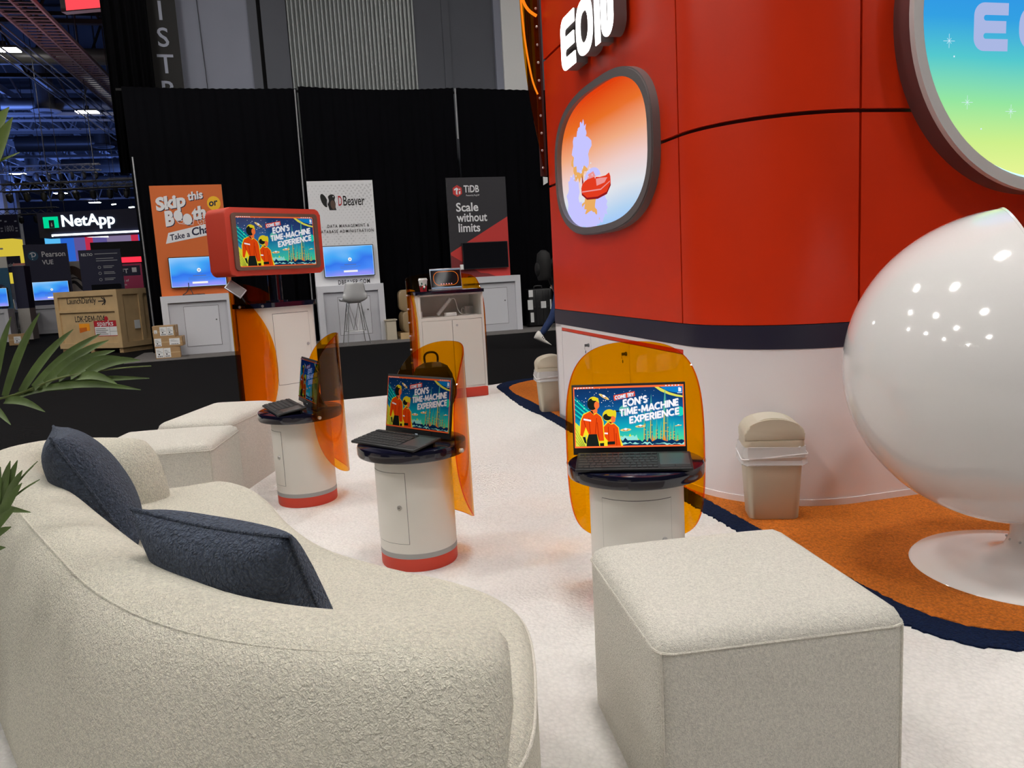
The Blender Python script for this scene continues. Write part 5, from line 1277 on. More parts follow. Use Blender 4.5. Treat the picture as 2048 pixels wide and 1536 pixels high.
# ---------------------------------------------------------------- wooden crates
def crate(label, loc, rz, w_, d, h, wood='plywood', marks=True):
    o = thing('crate', label, 'crate', loc, rz, 'wooden shipping crates')
    m_ = MB(); m_.box(.03, w_ - .03, .034, d - .034, .10, h - .01); m_.build('panels', wood, o)
    m_ = MB(); t = .10
    for y0, y1 in ((0, .036), (d - .036, d)):
        m_.box(0, w_, y0, y1, h - .11, h); m_.box(0, w_, y0, y1, .10, .21); m_.box(0, t, y0, y1, .21, h - .11); m_.box(w_ - t, w_, y0, y1, .21, h - .11); m_.box(t, w_ - t, y0, y1, h * .66, h * .66 + .05)
    for x0, x1 in ((0, .032), (w_ - .032, w_)):
        m_.box(x0, x1, .037, d - .037, h - .11, h - .001); m_.box(x0, x1, .037, d - .037, .101, .21)
        for y in (.037, d * .5 - .05, d - .137): m_.box(x0, x1, y, y + t, .21, h - .11)
    m_.build('battens', wood, o)
    m_ = MB()
    for x in (.03, w_ / 2 - .05, w_ - .13): m_.box(x, x + .10, .03, d - .03, 0, .10)
    m_.build('skids', 'plywood_dark', o)
    if marks:
        L = T(0, .033, 0) @ FRONT; m_ = MB(); [m_.text('LaunchDarkly', .17, L @ T(w_ * .18 + q, h * .80, q * .02), 0, width=w_ * .46) for q in (0, .006)]
        ax, az = w_ * .80, h * .825
        for a, l_ in ((180, .20), (145, .13), (215, .13), (120, .09), (240, .09)): m_.flat(ribbon([(ax, az), (ax + l_ * math.cos(R(a)), az + l_ * math.sin(R(a)))], .022), .0005, L)
        [m_.flat(q, 0, L @ T(w_ * .28, h * .505, 0)) for q in caps('LDK-DEM-004', w_ * .48, .12, .16)]; m_.build('stencil', 'black_print', o, smooth=0)
        m_ = MB(); m_.m(0).flat([(w_ * .33, h * .37), (w_ * .50, h * .36), (w_ * .50, h * .48), (w_ * .33, h * .48)], .0006, L); m_.m(1).flat([(w_ * .33, h * .33), (w_ * .45, h * .36), (w_ * .45, h * .42), (w_ * .33, h * .41)], .0012, L); m_.build('note', ['label_orange', 'label_orange_dark'], o, smooth=0)
        m_ = MB(); m_.m(0).flat([(w_ * .57, h * .27), (w_ * .93, h * .27), (w_ * .93, h * .515), (w_ * .57, h * .515)], .0006, L); m_.m(1).flat([(w_ * .57, h * .42), (w_ * .93, h * .42), (w_ * .93, h * .515), (w_ * .57, h * .515)], .0010, L)
        m_.ring([(w_ * .57, h * .27), (w_ * .93, h * .27), (w_ * .93, h * .515), (w_ * .57, h * .515)], [(w_ * .578, h * .28), (w_ * .922, h * .28), (w_ * .922, h * .505), (w_ * .578, h * .505)], .0008, .0012, L)
        m_.m(0).text('sparks', .15, L @ T(w_ * .62, h * .435, .0016), .010, width=w_ * .25)
        m_.m(2); 
        for q in range(4): m_.flat([(w_ * .59, h * (.30 + q * .028)), (w_ * (.78 - .03 * (q % 2)), h * (.30 + q * .028)), (w_ * (.78 - .03 * (q % 2)), h * (.308 + q * .028)), (w_ * .59, h * (.308 + q * .028))], .0014, L)
        m_.flat(ribbon([(w_ * .81, h * .28), (w_ * .81, h * .42)], .005), .0014, L); m_.flat(ribbon([(w_ * .81, h * .345), (w_ * .925, h * .345)], .005), .0014, L)
        m_.build('shipping_label', ['label_paper', 'label_red', 'black_print'], o, smooth=0)
        m_ = MB(); m_.flat(ell(.05, .05, 24, w_ * .775, h * .545), .0016, L); m_.build('dot_sticker', 'label_red', o, smooth=0)
        m_ = MB(); m_.box(w_, w_ + .003, d * .30, d * .42, .45, .62); m_.build('side_label', 'label_paper', o)
    return o
crate('plywood crate with black stencilled letters and a red and white label', (-9.20, 16.10, .002), R(-22), 1.72, 1.15, 1.25)
crate('darker plywood crate standing behind the stencilled crate', (-8.15, 17.05, .002), R(-22), 1.30, 1.0, 1.21, 'plywood_dark', False)

# ---------------------------------------------------------------- the stands across the aisle
def booth_banner(label, loc, w_, z0, z1, mats_, draw, rz=GA, group='far booth banners'): return banner(label, 0, w_, 0, z1, mats_, draw, loc=loc, rz=rz, group=group)
def far_counter(label, loc, w_, rz=GA, h=.9):
    o = thing('counter', label, 'counter', loc, rz, 'far booth counters'); m_ = MB(); t = .10
    m_.box(0, t, 0, .4, 0, h); m_.box(w_ - t, w_, 0, .4, 0, h); m_.box(t, w_ - t, 0, .4, h - .11, h); m_.build('frame', 'counter_white', o)
    m_ = MB(); m_.box(t, w_ - t, .05, .07, 0, h - .11); m_.build('panel', 'counter_recess', o)
    m_ = MB(); m_.box(w_ * .3, w_ * .7, .043, .05, .12, h - .2); m_.build('door', 'counter_white', o)
    return o
def far_tv(label, loc, w_, h_, rz=GA, on=True):
    o = thing('television', label, 'television', loc, rz, 'televisions on the booth panels')
    m_ = MB(); m_.prism(rrect(w_, h_, .012), -.05, 0, FRONT); m_.build('housing', 'black_plastic', o)
    m_ = MB(); tv_face(m_, w_, h_) if on else m_.flat([(-w_ / 2, -h_ / 2), (w_ / 2, -h_ / 2), (w_ / 2, h_ / 2), (-w_ / 2, h_ / 2)], .001, FRONT)
    m_.build('screen', ['tv_blue', 'tv_rim', 'menu_white', 'menu_grey'] if on else 'black_glass', o, smooth=0); return o
def off(loc, dx, dy, z=0.0, rz=GA): return (loc[0] + dx * math.cos(rz) - dy * math.sin(rz), loc[1] + dx * math.sin(rz) + dy * math.cos(rz), z)
# navy examination stand
p0 = (-15.27, 25.4, 0)
def d_pv(m_, w_, lay):
    m_.m(0).flat([(0, .88), (w_, .88), (w_, 2.83), (0, 2.83)], 0, lay()); m_.m(1).flat(ell(.15, .15, 32, .26, 2.47), 0, lay()); L = lay(); m_.m(2)
    m_.flat(ribbon([(.23, 2.42), (.23, 2.54)], .03), 0, L); m_.flat(ribbon(smooth_pts([(.17, 2.53), (.24, 2.57), (.32, 2.55), (.33, 2.49), (.28, 2.45), (.25, 2.46)], 4), .028), 0, L); m_.flat(ell(.016, .016, 10, .235, 2.37), 0, L)
    m_.text('Pearson', .24, L @ T(.50, 2.43, 0), .012, width=.68); m_.text('VUE', .20, L @ T(.50, 2.19, 0), .014, width=.32)
booth_banner('navy booth banner with white lettering left of the crate', p0, 1.27, .88, 2.83, ['navy_print', 'teal_print', 'white_print'], d_pv)
far_tv('lit blue television on the navy banner beside the crate', off(p0, .66, -.06, 1.35), 1.06, .60)
far_counter('white counter under the navy booth banner, behind the palm', off(p0, .02, -.45), 1.25)
m_ = MB(); m_.box(-.30, -.02, .0, .05, 0, 2.2); tag(m_.build('side_board', 'beige_booth', loc=p0, rz=GA), 'grey side panel at the left edge of the navy banner', 'panel')
sw = dup(ST0, off(p0, .05, -1.0, 0), R(115), 'white moulded bar stool before the counter of the navy booth')
for c in kids(sw):
    if c.name.startswith('seat_shell'): c.data = c.data.copy(); c.data.materials[0] = MATS['stool_shell_white']
# city stand at the left edge
p1 = (-14.95, 21.7, 0)
def d_city(m_, w_, lay):
    m_.m(0).flat([(0, .9), (w_, .9), (w_, 2.32), (0, 2.32)], 0, lay()); m_.m(1).flat([(0, 2.02), (w_, 2.02), (w_, 2.32), (0, 2.32)], 0, lay()); L = lay(); m_.m(2)
    for x, w2, h_ in ((.2, .16, .6), (.42, .2, .8), (.66, .14, .55), (.84, .10, .85), (.98, .16, .62)): m_.flat([(x, .9), (x + w2, .9), (x + w2, .9 + h_), (x + w2 * .4, .96 + h_), (x, .9 + h_)], 0, L)
    m_.m(3).ring(ell(.10, .10, 24, 1.10, 1.40), ell(.085, .085, 24, 1.10, 1.40), .0001, .0005, lay())
booth_banner('booth banner with a dark blue city picture at the left edge', p1, 1.27, .9, 2.32, ['teal_print', 'white_booth', 'navy_print', 'grey_print'], d_city)
far_tv('lit blue television on the city picture banner', off(p1, .72, -.06, 1.22), .95, .52)
far_counter('white counter under the city picture banner', off(p1, .02, -.45), 1.25)
m_ = MB(); m_.box(0, .30, 0, .5, .0, .88); m_.m(1).box(0, .30, 0, .5, .88, 2.06); tag(m_.build('booth_pillar', ['beige_booth', 'navy_print'], loc=off(p1, 1.30, .2), rz=GA), 'navy and grey booth pillar beside the city picture banner', 'pillar')
carton('small brown carton on the floor before the navy booth', (-12.45, 20.0, .002), .36, .3, .28, GA, [(-.06, .10, .05, .22)], 'cartons across the aisle')
# yellow stand
p2 = (-19.9, 29.6, 0)
m_ = MB(); m_.m(0); m_.box(-1.5, 1.25, 0, .06, 1.72, 3.42); m_.box(1.25, 1.31, 0, 1.6, 1.72, 3.42); m_.box(.55, .85, .0, .3, 0, 1.72); m_.m(1); m_.box(-.6, -.2, -.03, 0, 2.2, 3.0); m_.m(2); m_.box(-1.5, 1.28, -.035, -.002, 2.98, 3.04)
yb = thing('trade_booth', 'bright yellow booth front at the left edge of the hall', 'booth', p2, R(8)); m_.build('frame', ['hanging_yellow', 'yellow_print', 'white_print'], yb)
m_ = MB(); m_.m(0).box(0, .72, -.05, 0, 0, .60); m_.m(1).flat(ell(.05, .12, 12, .10, .30), .052, FRONT); m_.text('Insights', .20, T(0, -.052, 0) @ FRONT @ T(.19, .22, 0), .01, width=.46); m_.build('name_sign', ['navy_print', 'white_print'], yb).location = (1.12, -.03, 2.12)
m_ = MB(); m_.box(0, .5, 0, .1, 0, 2.3); tag(m_.build('backboard', 'pink_booth', loc=(-16.15, 26.2, 0), rz=GA), 'pale pink booth panel left of the navy banner', 'panel')
# swirl panel, dark panels, pink banner
p3 = (-14.85, 27.0, 0)
def d_sw(m_, w_, lay):
    m_.m(0).flat([(0, .4), (w_, .4), (w_, 2.3), (0, 2.3)], 0, lay()); L = lay(); m_.m(1).flat(ribbon(smooth_pts([(0, 1.95), (.2, 2.0), (.5, 1.75), (.8, 1.45), (1.2, 1.3)], 6), .28), 0, L); L = lay(); m_.m(2).flat(ribbon(smooth_pts([(0, 1.55), (.2, 1.6), (.42, 1.35), (.7, 1.15)], 6), .10), 0, L); m_.flat(ribbon(smooth_pts([(.05, 1.72), (.3, 1.72), (.6, 1.4)], 6), .04), 0, L)
booth_banner('white booth panel with brown and grey swirls', p3, 1.3, .4, 2.3, ['white_booth', 'brown_print', 'charcoal_print'], d_sw)
p4 = (-11.52, 21.6, 0)
def d_re(m_, w_, lay):
    m_.m(0).flat([(0, .9), (w_, .9), (w_, 2.36), (0, 2.36)], 0, lay()); L = lay(); m_.m(1); m_.text('RELTIO', .10, L @ T(.06, 2.20, 0), .006, width=.28)
    for z, a, b in ((2.235, .40, .97), (2.11, .42, .86), (2.05, .42, .95), (1.90, .58, .85), (1.86, .58, .80), (1.74, .58, .84), (1.70, .58, .86), (1.57, .58, .85), (1.53, .58, .80)): m_.m(2).flat([(a, z), (b, z), (b, z + .018), (a, z + .018)], 0, L)
    for z in (1.88, 1.72, 1.55): m_.m(2).ring(ell(.04, .04, 16, .48, z), ell(.028, .028, 16, .48, z), .0002, .0006, L)
booth_banner('near-black booth banner with small grey text behind the crate', p4, 1.05, .9, 2.36, ['navy_print', 'white_print', 'grey_print'], d_re)
far_tv('black television on the near-black booth banner', off(p4, .60, -.06, 1.22), .72, .40, on=False)
p5 = (-12.2, 23.9, 0)
def d_gft(m_, w_, lay):
    m_.m(0).flat([(0, .5), (w_, .5), (w_, 2.02), (0, 2.02)], 0, lay()); m_.m(1).flat([(0, 1.66), (w_ - .05, 1.66), (w_ - .05, 1.96), (0, 1.96)], 0, lay()); L = lay(); m_.m(2)
    m_.text('GFT', .19, L @ T(.45, 1.74, 0), .014, width=.36); m_.flat([(.92, 1.76), (1.05, 1.76), (1.05, 1.90), (.92, 1.90)], 0, L); m_.text('The Future of', .10, L @ T(.22, 1.49, 0), .006, width=.58); m_.text('Innovation', .10, L @ T(.24, 1.37, 0), .006, width=.48)
    for k, z in enumerate((1.20, 1.12, 1.05)): m_.flat([(.66 + .04 * (k == 2), z), (1.0 - .05 * k, z), (1.0 - .05 * k, z + .03), (.66 + .04 * (k == 2), z + .03)], 0, L)
booth_banner('pink booth banner with a navy heading behind the crate', p5, 1.2, .5, 2.02, ['pink_print', 'navy_print', 'white_print'], d_gft)
m_ = MB(); m_.box(0, 1.25, 0, .06, 2.06, 2.22); tag(m_.build('light_strip', 'red_strip', loc=off(p5, -.05, .05), rz=GA), 'glowing red light strip above the pink banner', 'light')
m_ = MB(); m_.box(0, 2.1, 0, .06, 0, 2.86); tag(m_.build('backboard', 'black_matte', loc=(-13.75, 26.6, 0), rz=GA), 'tall black booth panel behind the near-black banner', 'panel')

# hanging signs
def cables(par, xs, z0, z1=13.0):
    for x in xs: m_ = MB(); m_.rod((x, .05, z0), (x, .05, z1), .012, 6); m_.build('cable', 'black_matte', par)
hs1 = thing('hanging_sign', 'dark hanging sign with large white letters and a green square mark', 'sign', (-18.07, 31.6, 0), R(4))
m_ = MB(); m_.box(-.2, 6, .02, .9, 3.46, 4.42); m_.build('fascia', 'navy_print', hs1)
m_ = MB(); m_.m(0); m_.box(.02, .58, -.01, .019, 3.82, 4.25); m_.build('mark', 'green_far', hs1)
m_ = MB(); m_.m(0); m_.box(.23, .43, -.016, -.011, 3.82, 4.12); m_.m(1).flat([(.33, 3.86), (.37, 3.94), (.345, 3.94), (.345, 4.02), (.315, 4.02), (.315, 3.94), (.29, 3.94)], .018, FRONT); m_.build('notch', ['navy_print', 'white_print'], hs1)
m_ = MB(); m_.text('NetApp', .62, T(0, .018, 0) @ FRONT @ T(.68, 3.86, 0), .016, width=2.02, ext=.03); m_.build('lettering', 'letter_far', hs1, smooth=0)
m_ = MB(); m_.box(.28, 6, -.03, .02, 3.50, 3.565); m_.prism([(.28, -.03), (.28, .02), (1.6, 2.0), (1.6, 1.9)], 3.48, 3.55); m_.build('light_strip', 'strip_far', hs1)
cables(hs1, (.4, 2.2, 4.5), 4.42)
hs2 = thing('hanging_sign', 'blue lit panel with cropped white letters below the large white letters', 'sign', (-20.1, 35.4, 0), R(4))
m_ = MB(); m_.box(-.15, 2.35, 0, .2, 2.45, 3.70); m_.build('panel', 'blue_panel', hs2); m_ = MB(); m_.box(-.15, .9, -.03, -.002, 3.45, 3.70); m_.build('cyan_band', 'cyan_panel', hs2)
m_ = MB(); m_.text('IBM, Cl...', .66, T(0, -.004, 0) @ FRONT @ T(.36, 2.86, 0), .03, width=2.0, ext=.02); m_.build('lettering', 'letter_far', hs2, smooth=0); cables(hs2, (.1, 2.2), 3.7)
m_ = MB(); m_.box(.38, .62, -.03, -.002, 2.1, 2.42); m_.build('green_mark', 'green_far', hs2); m_ = MB(); m_.box(-.1, 1.5, .0, .1, 2.05, 2.45); m_.build('lower_panel', 'pale_strip', hs2)
hs3 = thing('hanging_banner', 'striped purple red and blue hanging panel below the white light line', 'banner', (-18.75, 33.9, 0), R(4))
for k, (a, b, mm) in enumerate(((0, .55, 'blue_panel'), (.55, 1.0, 'purple_panel'), (1.0, 1.32, 'red_panel_far'), (1.32, 1.9, 'purple_panel'), (1.9, 2.9, 'violet_panel'), (2.9, 3.2, 'red_panel_far'), (3.2, 4.2, 'blue_panel'))): m_ = MB(); m_.box(a, b, 0, .05, 2.55, 3.62); m_.build('stripe', mm, hs3)
cables(hs3, (.3, 3.6), 3.6)
hs4 = thing('hanging_sign', 'dark navy hanging aisle sign with white numbers', 'sign', (-18.6, 29.7, 0), R(-4))
m_ = MB(); m_.box(-.1, .75, 0, .05, 3.36, 4.22); m_.build('panel', 'navy_print', hs4)
m_ = MB(); L = T(0, -.002, 0) @ FRONT; m_.text('1800', .30, L @ T(.17, 3.62, 0), .012, width=.34)
for x, z in ((.03, 4.0), (.03, 3.72), (.03, 3.62), (.60, 3.95), (.60, 3.70), (.60, 3.60), (.22, 3.96)): m_.flat([(x, z), (x + .09, z), (x + .09, z + .05), (x, z + .05)], .0002, L)
m_.build('lettering', 'grey_letter', hs4, smooth=0); cables(hs4, (0, .65), 4.2)
hs5 = thing('hanging_screen', 'glowing red hanging screen cropped by the top edge', 'screen', (-12.25, 24.1, 0), R(-5))
m_ = MB(); m_.box(-.18, 1.33, .0, .25, 9.28, 10.6); m_.build('housing', 'silver_edge', hs5); m_ = MB(); m_.flat([(-.02, 9.31), (1.3, 9.31), (1.3, 10.6), (-.30 + .28, 10.6)], .002, FRONT); m_.build('screen', 'red_screen', hs5, smooth=0); cables(hs5, (0, 1.2), 10.6)

# ---------------------------------------------------------------- roof of the hall
A0, A1, B0, B1 = -46, 32, -24, 106
m_ = MB(); m_.box(A0, A1, B0, B1, 13.4, 13.6); struct(tag(m_.build('ceiling', 'ceiling_paint', rz=GA, smooth=0), 'dark roof deck of the exhibition hall', 'ceiling'))
m_ = MB(); m_.box(A0, A1, B1 - .2, B1, 0, 13.4); struct(tag(m_.build('wall_far', 'hall_wall_dark', rz=GA, smooth=0), 'far end wall of the exhibition hall', 'wall'))
m_ = MB(); m_.box(A0, A0 + .2, B0, B1, 0, 13.4); struct(tag(m_.build('wall_left', 'hall_wall_dark', rz=GA, smooth=0), 'left side wall of the exhibition hall', 'wall'))
def lamp():
    o = thing('high_bay_lamp', 'lit white high-bay lamp hung below the roof over the lounge', 'lamp', (0, 0, LAMP_Z), GA, 'high-bay lamps over the lounge')
    m_ = MB(); m_.box(-.55, .55, -.32, .32, .03, .12, b=.02); m_.cyl(.10, .12, .32, 16); m_.build('housing', 'dark_steel', o)
    m_ = MB(); m_.box(-.50, .50, -.28, .28, .012, .03); m_.build('lens', 'lamp_panel', o)
    m_ = MB(); m_.rod((0, 0, .3), (0, 0, 3.1), .015, 6); m_.build('stem', 'dark_steel', o)
    return o
L0 = lamp()
L0.location = (NEAR_LAMPS[0][0], NEAR_LAMPS[0][1], LAMP_Z)
for x, y in NEAR_LAMPS[1:]: dup(L0, (x, y, LAMP_Z), GA)
for (x, y), tx in zip(((-18.0, 30.5), (-20.6, 41.25), (-35.65, 59.95), (-39.6, 72.6), (-41.1, 81.5)), ('lit high-bay lamp nearest the top left corner of the hall', 'lit high-bay lamp beside the dark cable ladder', 'lit high-bay lamp left of a round air diffuser, beyond the first ducts', 'small lit high-bay lamp far down the hall above the white letters', 'smallest lit high-bay lamp, farthest down the hall')):
    q = dup(L0, (x, y, LAMP_Z), GA, tx); q['group'] = 'high-bay lamps in the far hall'
def truss(b, z0, z1, a0, a1, label, mat_='steel_truss', step=2.2):
    o = thing('roof_truss', label, 'truss', G(0, b), GA, 'roof trusses'); r = .09
    m_ = MB(); m_.box(a0, a1, -.12, .12, z0, z0 + .16); m_.build('bottom_chord', mat_, o); m_ = MB(); m_.box(a0, a1, -.12, .12, z1 - .16, z1); m_.build('top_chord', mat_, o)
    m_ = MB(); n = int((a1 - a0) / step)
    for k in range(n):
        x = a0 + k * step; m_.rod((x, 0, z0 + .1), (x + step / 2, 0, z1 - .1), r * .6, 6); m_.rod((x + step / 2, 0, z1 - .1), (x + step, 0, z0 + .1), r * .6, 6)
    m_.build('web', mat_, o); return o
for k, (b, z0, mm) in enumerate(((33.0, 10.9, 'steel_truss_dark'), (39.2, 10.5, 'steel_truss_dark'), (46.8, 10.4, 'steel_truss'), (53.5, 10.7, 'steel_truss'), (60.6, 10.4, 'steel_truss'), (69.0, 10.5, 'steel_truss'), (79.3, 10.4, 'steel_truss'), (88.0, 10.4, 'steel_truss'))):
    truss(b, z0, 13.2, -44, -2, ('first', 'second', 'third', 'fourth', 'fifth', 'sixth', 'seventh', 'eighth')[k] + ' roof truss counted from the lounge towards the far hall', mm)
for k in range(13):
    a = -40.2 + k * 2.37; m_ = MB(); m_.box(a - .07, a + .07, 30, 100, 11.35, 11.39); m_.box(a - .015, a + .015, 30, 100, 11.39, 11.75)
    o = tag(m_.build('roof_purlin', 'steel_truss', loc=(0, 0, 0), rz=GA, smooth=0), 'long steel roof purlin running down the far hall', 'purlin', 'roof purlins')
def tray(label, a0, a1, b0, b1, z, along, step=.32):
    o = thing('cable_ladder', label, 'cable ladder', (0, 0, z), GA, 'cable ladders under the roof'); m_ = MB()
    if along == 'b':
        for a in (a0, (a0 + a1) / 2, a1): m_.box(a - .03, a + .03, b0, b1, 0, .12)
    else:
        for b in (b0, b1): m_.box(a0, a1, b - .03, b + .03, 0, .12)
    m_.build('rails', 'steel_truss', o); m_ = MB(); n = int(((b1 - b0) if along == 'b' else (a1 - a0)) / step)
    for k in range(n):
        if along == 'b': m_.box(a0, a1, b0 + k * step, b0 + k * step + .05, .02, .06)
        else: m_.prism([(a0 + k * step, b0), (a0 + k * step + .06, b0), (a0 + k * step + .06 + .0, b1), (a0 + k * step, b1)], .02, .06)
    m_.build('rungs', 'steel_truss', o); m_ = MB()
    if along == 'b':
        for b in range(int(b0) + 2, int(b1), 4): m_.rod((a0, b, .1), (a0, b, 4), .02, 6); m_.rod((a1, b, .1), (a1, b, 4), .02, 6)
    else:
        for a in range(int(a0) + 2, int(a1), 4): m_.rod((a, b0, .1), (a, b0, 3.4), .02, 6)
    m_.build('hangers', 'steel_truss_dark', o); return o
tray('long dark cable ladder climbing across the top left corner', -7.95, -6.8, 20, 62, 9.3, 'b')
tray('cable ladder crossing the far hall below the trusses', -44, -3, 48.3, 50.9, 10.4, 'a', .8)
for k, (a, z) in enumerate(((-8.45, 9.45), (-8.75, 9.5), (-9.25, 9.4), (-9.6, 9.4))): m_ = MB(); m_.rod((a, 18, z), (a, 60, z), .03, 8); tag(m_.build('conduit_pipe', 'duct', rz=GA), 'thin conduit pipe running beside the long cable ladder', 'pipe', 'conduit pipes beside the cable ladder')
def hduct(label, a0, a1, b, z, r, m='duct'):
    q = MB(); q.lathe([(r, a0), (r, a1)], 24, RY(R(90)))
    for xx in range(int(a0) + 2, int(a1), 6): q.rod((xx, 0, r * .9), (xx, 0, 13.35 - z), .02, 5)
    tag(q.build('air_duct', m, loc=G(0, b, z), rz=GA), label, 'duct', 'horizontal air ducts')
hduct('nearest horizontal air duct crossing the hall', -20, -6, 36.2, 10.6, .32); hduct('horizontal air duct above the second row of lamps', -44, -3, 46.3, 10.9, .30); hduct('horizontal air duct behind the crossing cable ladder', -17.5, -3, 58.2, 10.9, .50); hduct('farthest horizontal air duct in the blue light', -17, -3, 66, 10.6, .5); hduct('short horizontal air duct low in the blue light', -18, -3, 75.2, 10.6, .45)
def diffuser(label, x, y, z):
    o = thing('air_diffuser', label, 'air diffuser', (x, y, z), GA, 'round air diffusers'); m_ = MB(); m_.lathe([(.46, .14), (.46, 2.6)], 28); m_.build('drop_duct', 'duct', o)
    m_ = MB(); m_.lathe([(.40, 0), (.62, .02), (.70, .07), (.66, .13), (.46, .2)], 36); m_.build('ring', 'column_paint', o); m_ = MB(); m_.lathe([(.30, -.01), (.34, .0), (.30, .012)], 28); m_.build('core', 'steel_truss_dark', o)
for (x, y), tx in zip(((-22.9, 41.7), (-25.4, 52.3), (-35.8, 62.2), (-38.8, 73.7), (-29.0, 63.7)), ('nearest round air diffuser on a thick drop duct', 'second round air diffuser, right of the nearest one', 'round air diffuser beside the third lamp', 'farthest round air diffuser above the white letters', 'round air diffuser half hidden by the masking curtain')): diffuser(tx, x, y, 10.4)
for k, (x, y, tx) in enumerate(((-39.8, 64.0, 'pale square hall column at the left edge'), (-46.0, 76.0, 'pale square hall column far down the hall'))):
    m_ = MB(); m_.box(-.42, .42, -.42, .42, 0, 13.4); struct(tag(m_.build('column', 'column_paint', loc=(x, y, 0), rz=GA, smooth=0), tx, 'column'))
def rig(label, x, y, z, L, rz, n):
    o = thing('lighting_truss', label, 'lighting truss', (x, y, z), rz, 'lighting trusses'); m_ = MB()
    for yy in (-.15, .15):
        for zz in (0, .3): m_.rod((0, yy, zz), (L, yy, zz), .03, 6)
    for k in range(int(L / .4)): m_.rod((k * .4, -.15, 0), (k * .4 + .4, -.15, .3), .015, 5); m_.rod((k * .4, .15, .3), (k * .4 + .4, .15, 0), .015, 5)
    m_.build('frame', 'steel_truss_dark', o)
    for k in range(n):
        m_ = MB(); xx = L * (k + .5) / n; m_.lathe([(.06, 0), (.13, .10), (.13, .34), (.08, .38)], 16, T(xx, 0, -.45) @ RX(R(20 - 12 * (k % 4)))); m_.rod((xx, 0, -.1), (xx, 0, 0), .03, 6); m_.build('spotlight', 'black_plastic', o)
    for xx in (.3, L - .3): m_ = MB(); m_.rod((xx, 0, .3), (xx, 0, 13.3 - z), .012, 5); m_.build('cable', 'steel_truss_dark', o)
rig('lighting truss with spotlights above the green mark', -25.6, 42.0, 7.6, 4.6, R(10), 8); rig('lighting truss with spotlights right of the small far lamp', -22.0, 45.5, 7.2, 6.0, R(12), 10); rig('lighting truss with spotlights over the dark letters sign', -21.0, 34.0, 5.6, 6.0, R(6), 9); rig('lighting truss low at the left edge behind the aisle sign', -28.0, 41.0, 5.4, 5.0, R(10), 7)
for k in range(7):
    m_ = MB(); m_.box(0, .28, 0, .04, 0, .05); m_.m(1); m_.rod((.14, .02, .05), (.14, .02, 8.3), .01, 5); tag(m_.build('light_bar', ['strip_far', 'black_matte'], loc=(-18.4 + .42 * k, 38.0 + (k % 2) * .8, 5.25 - .09 * (k % 3)), rz=R(-25)), 'short white light bar hanging above the big white letters', 'light', 'white light bars above the letters')

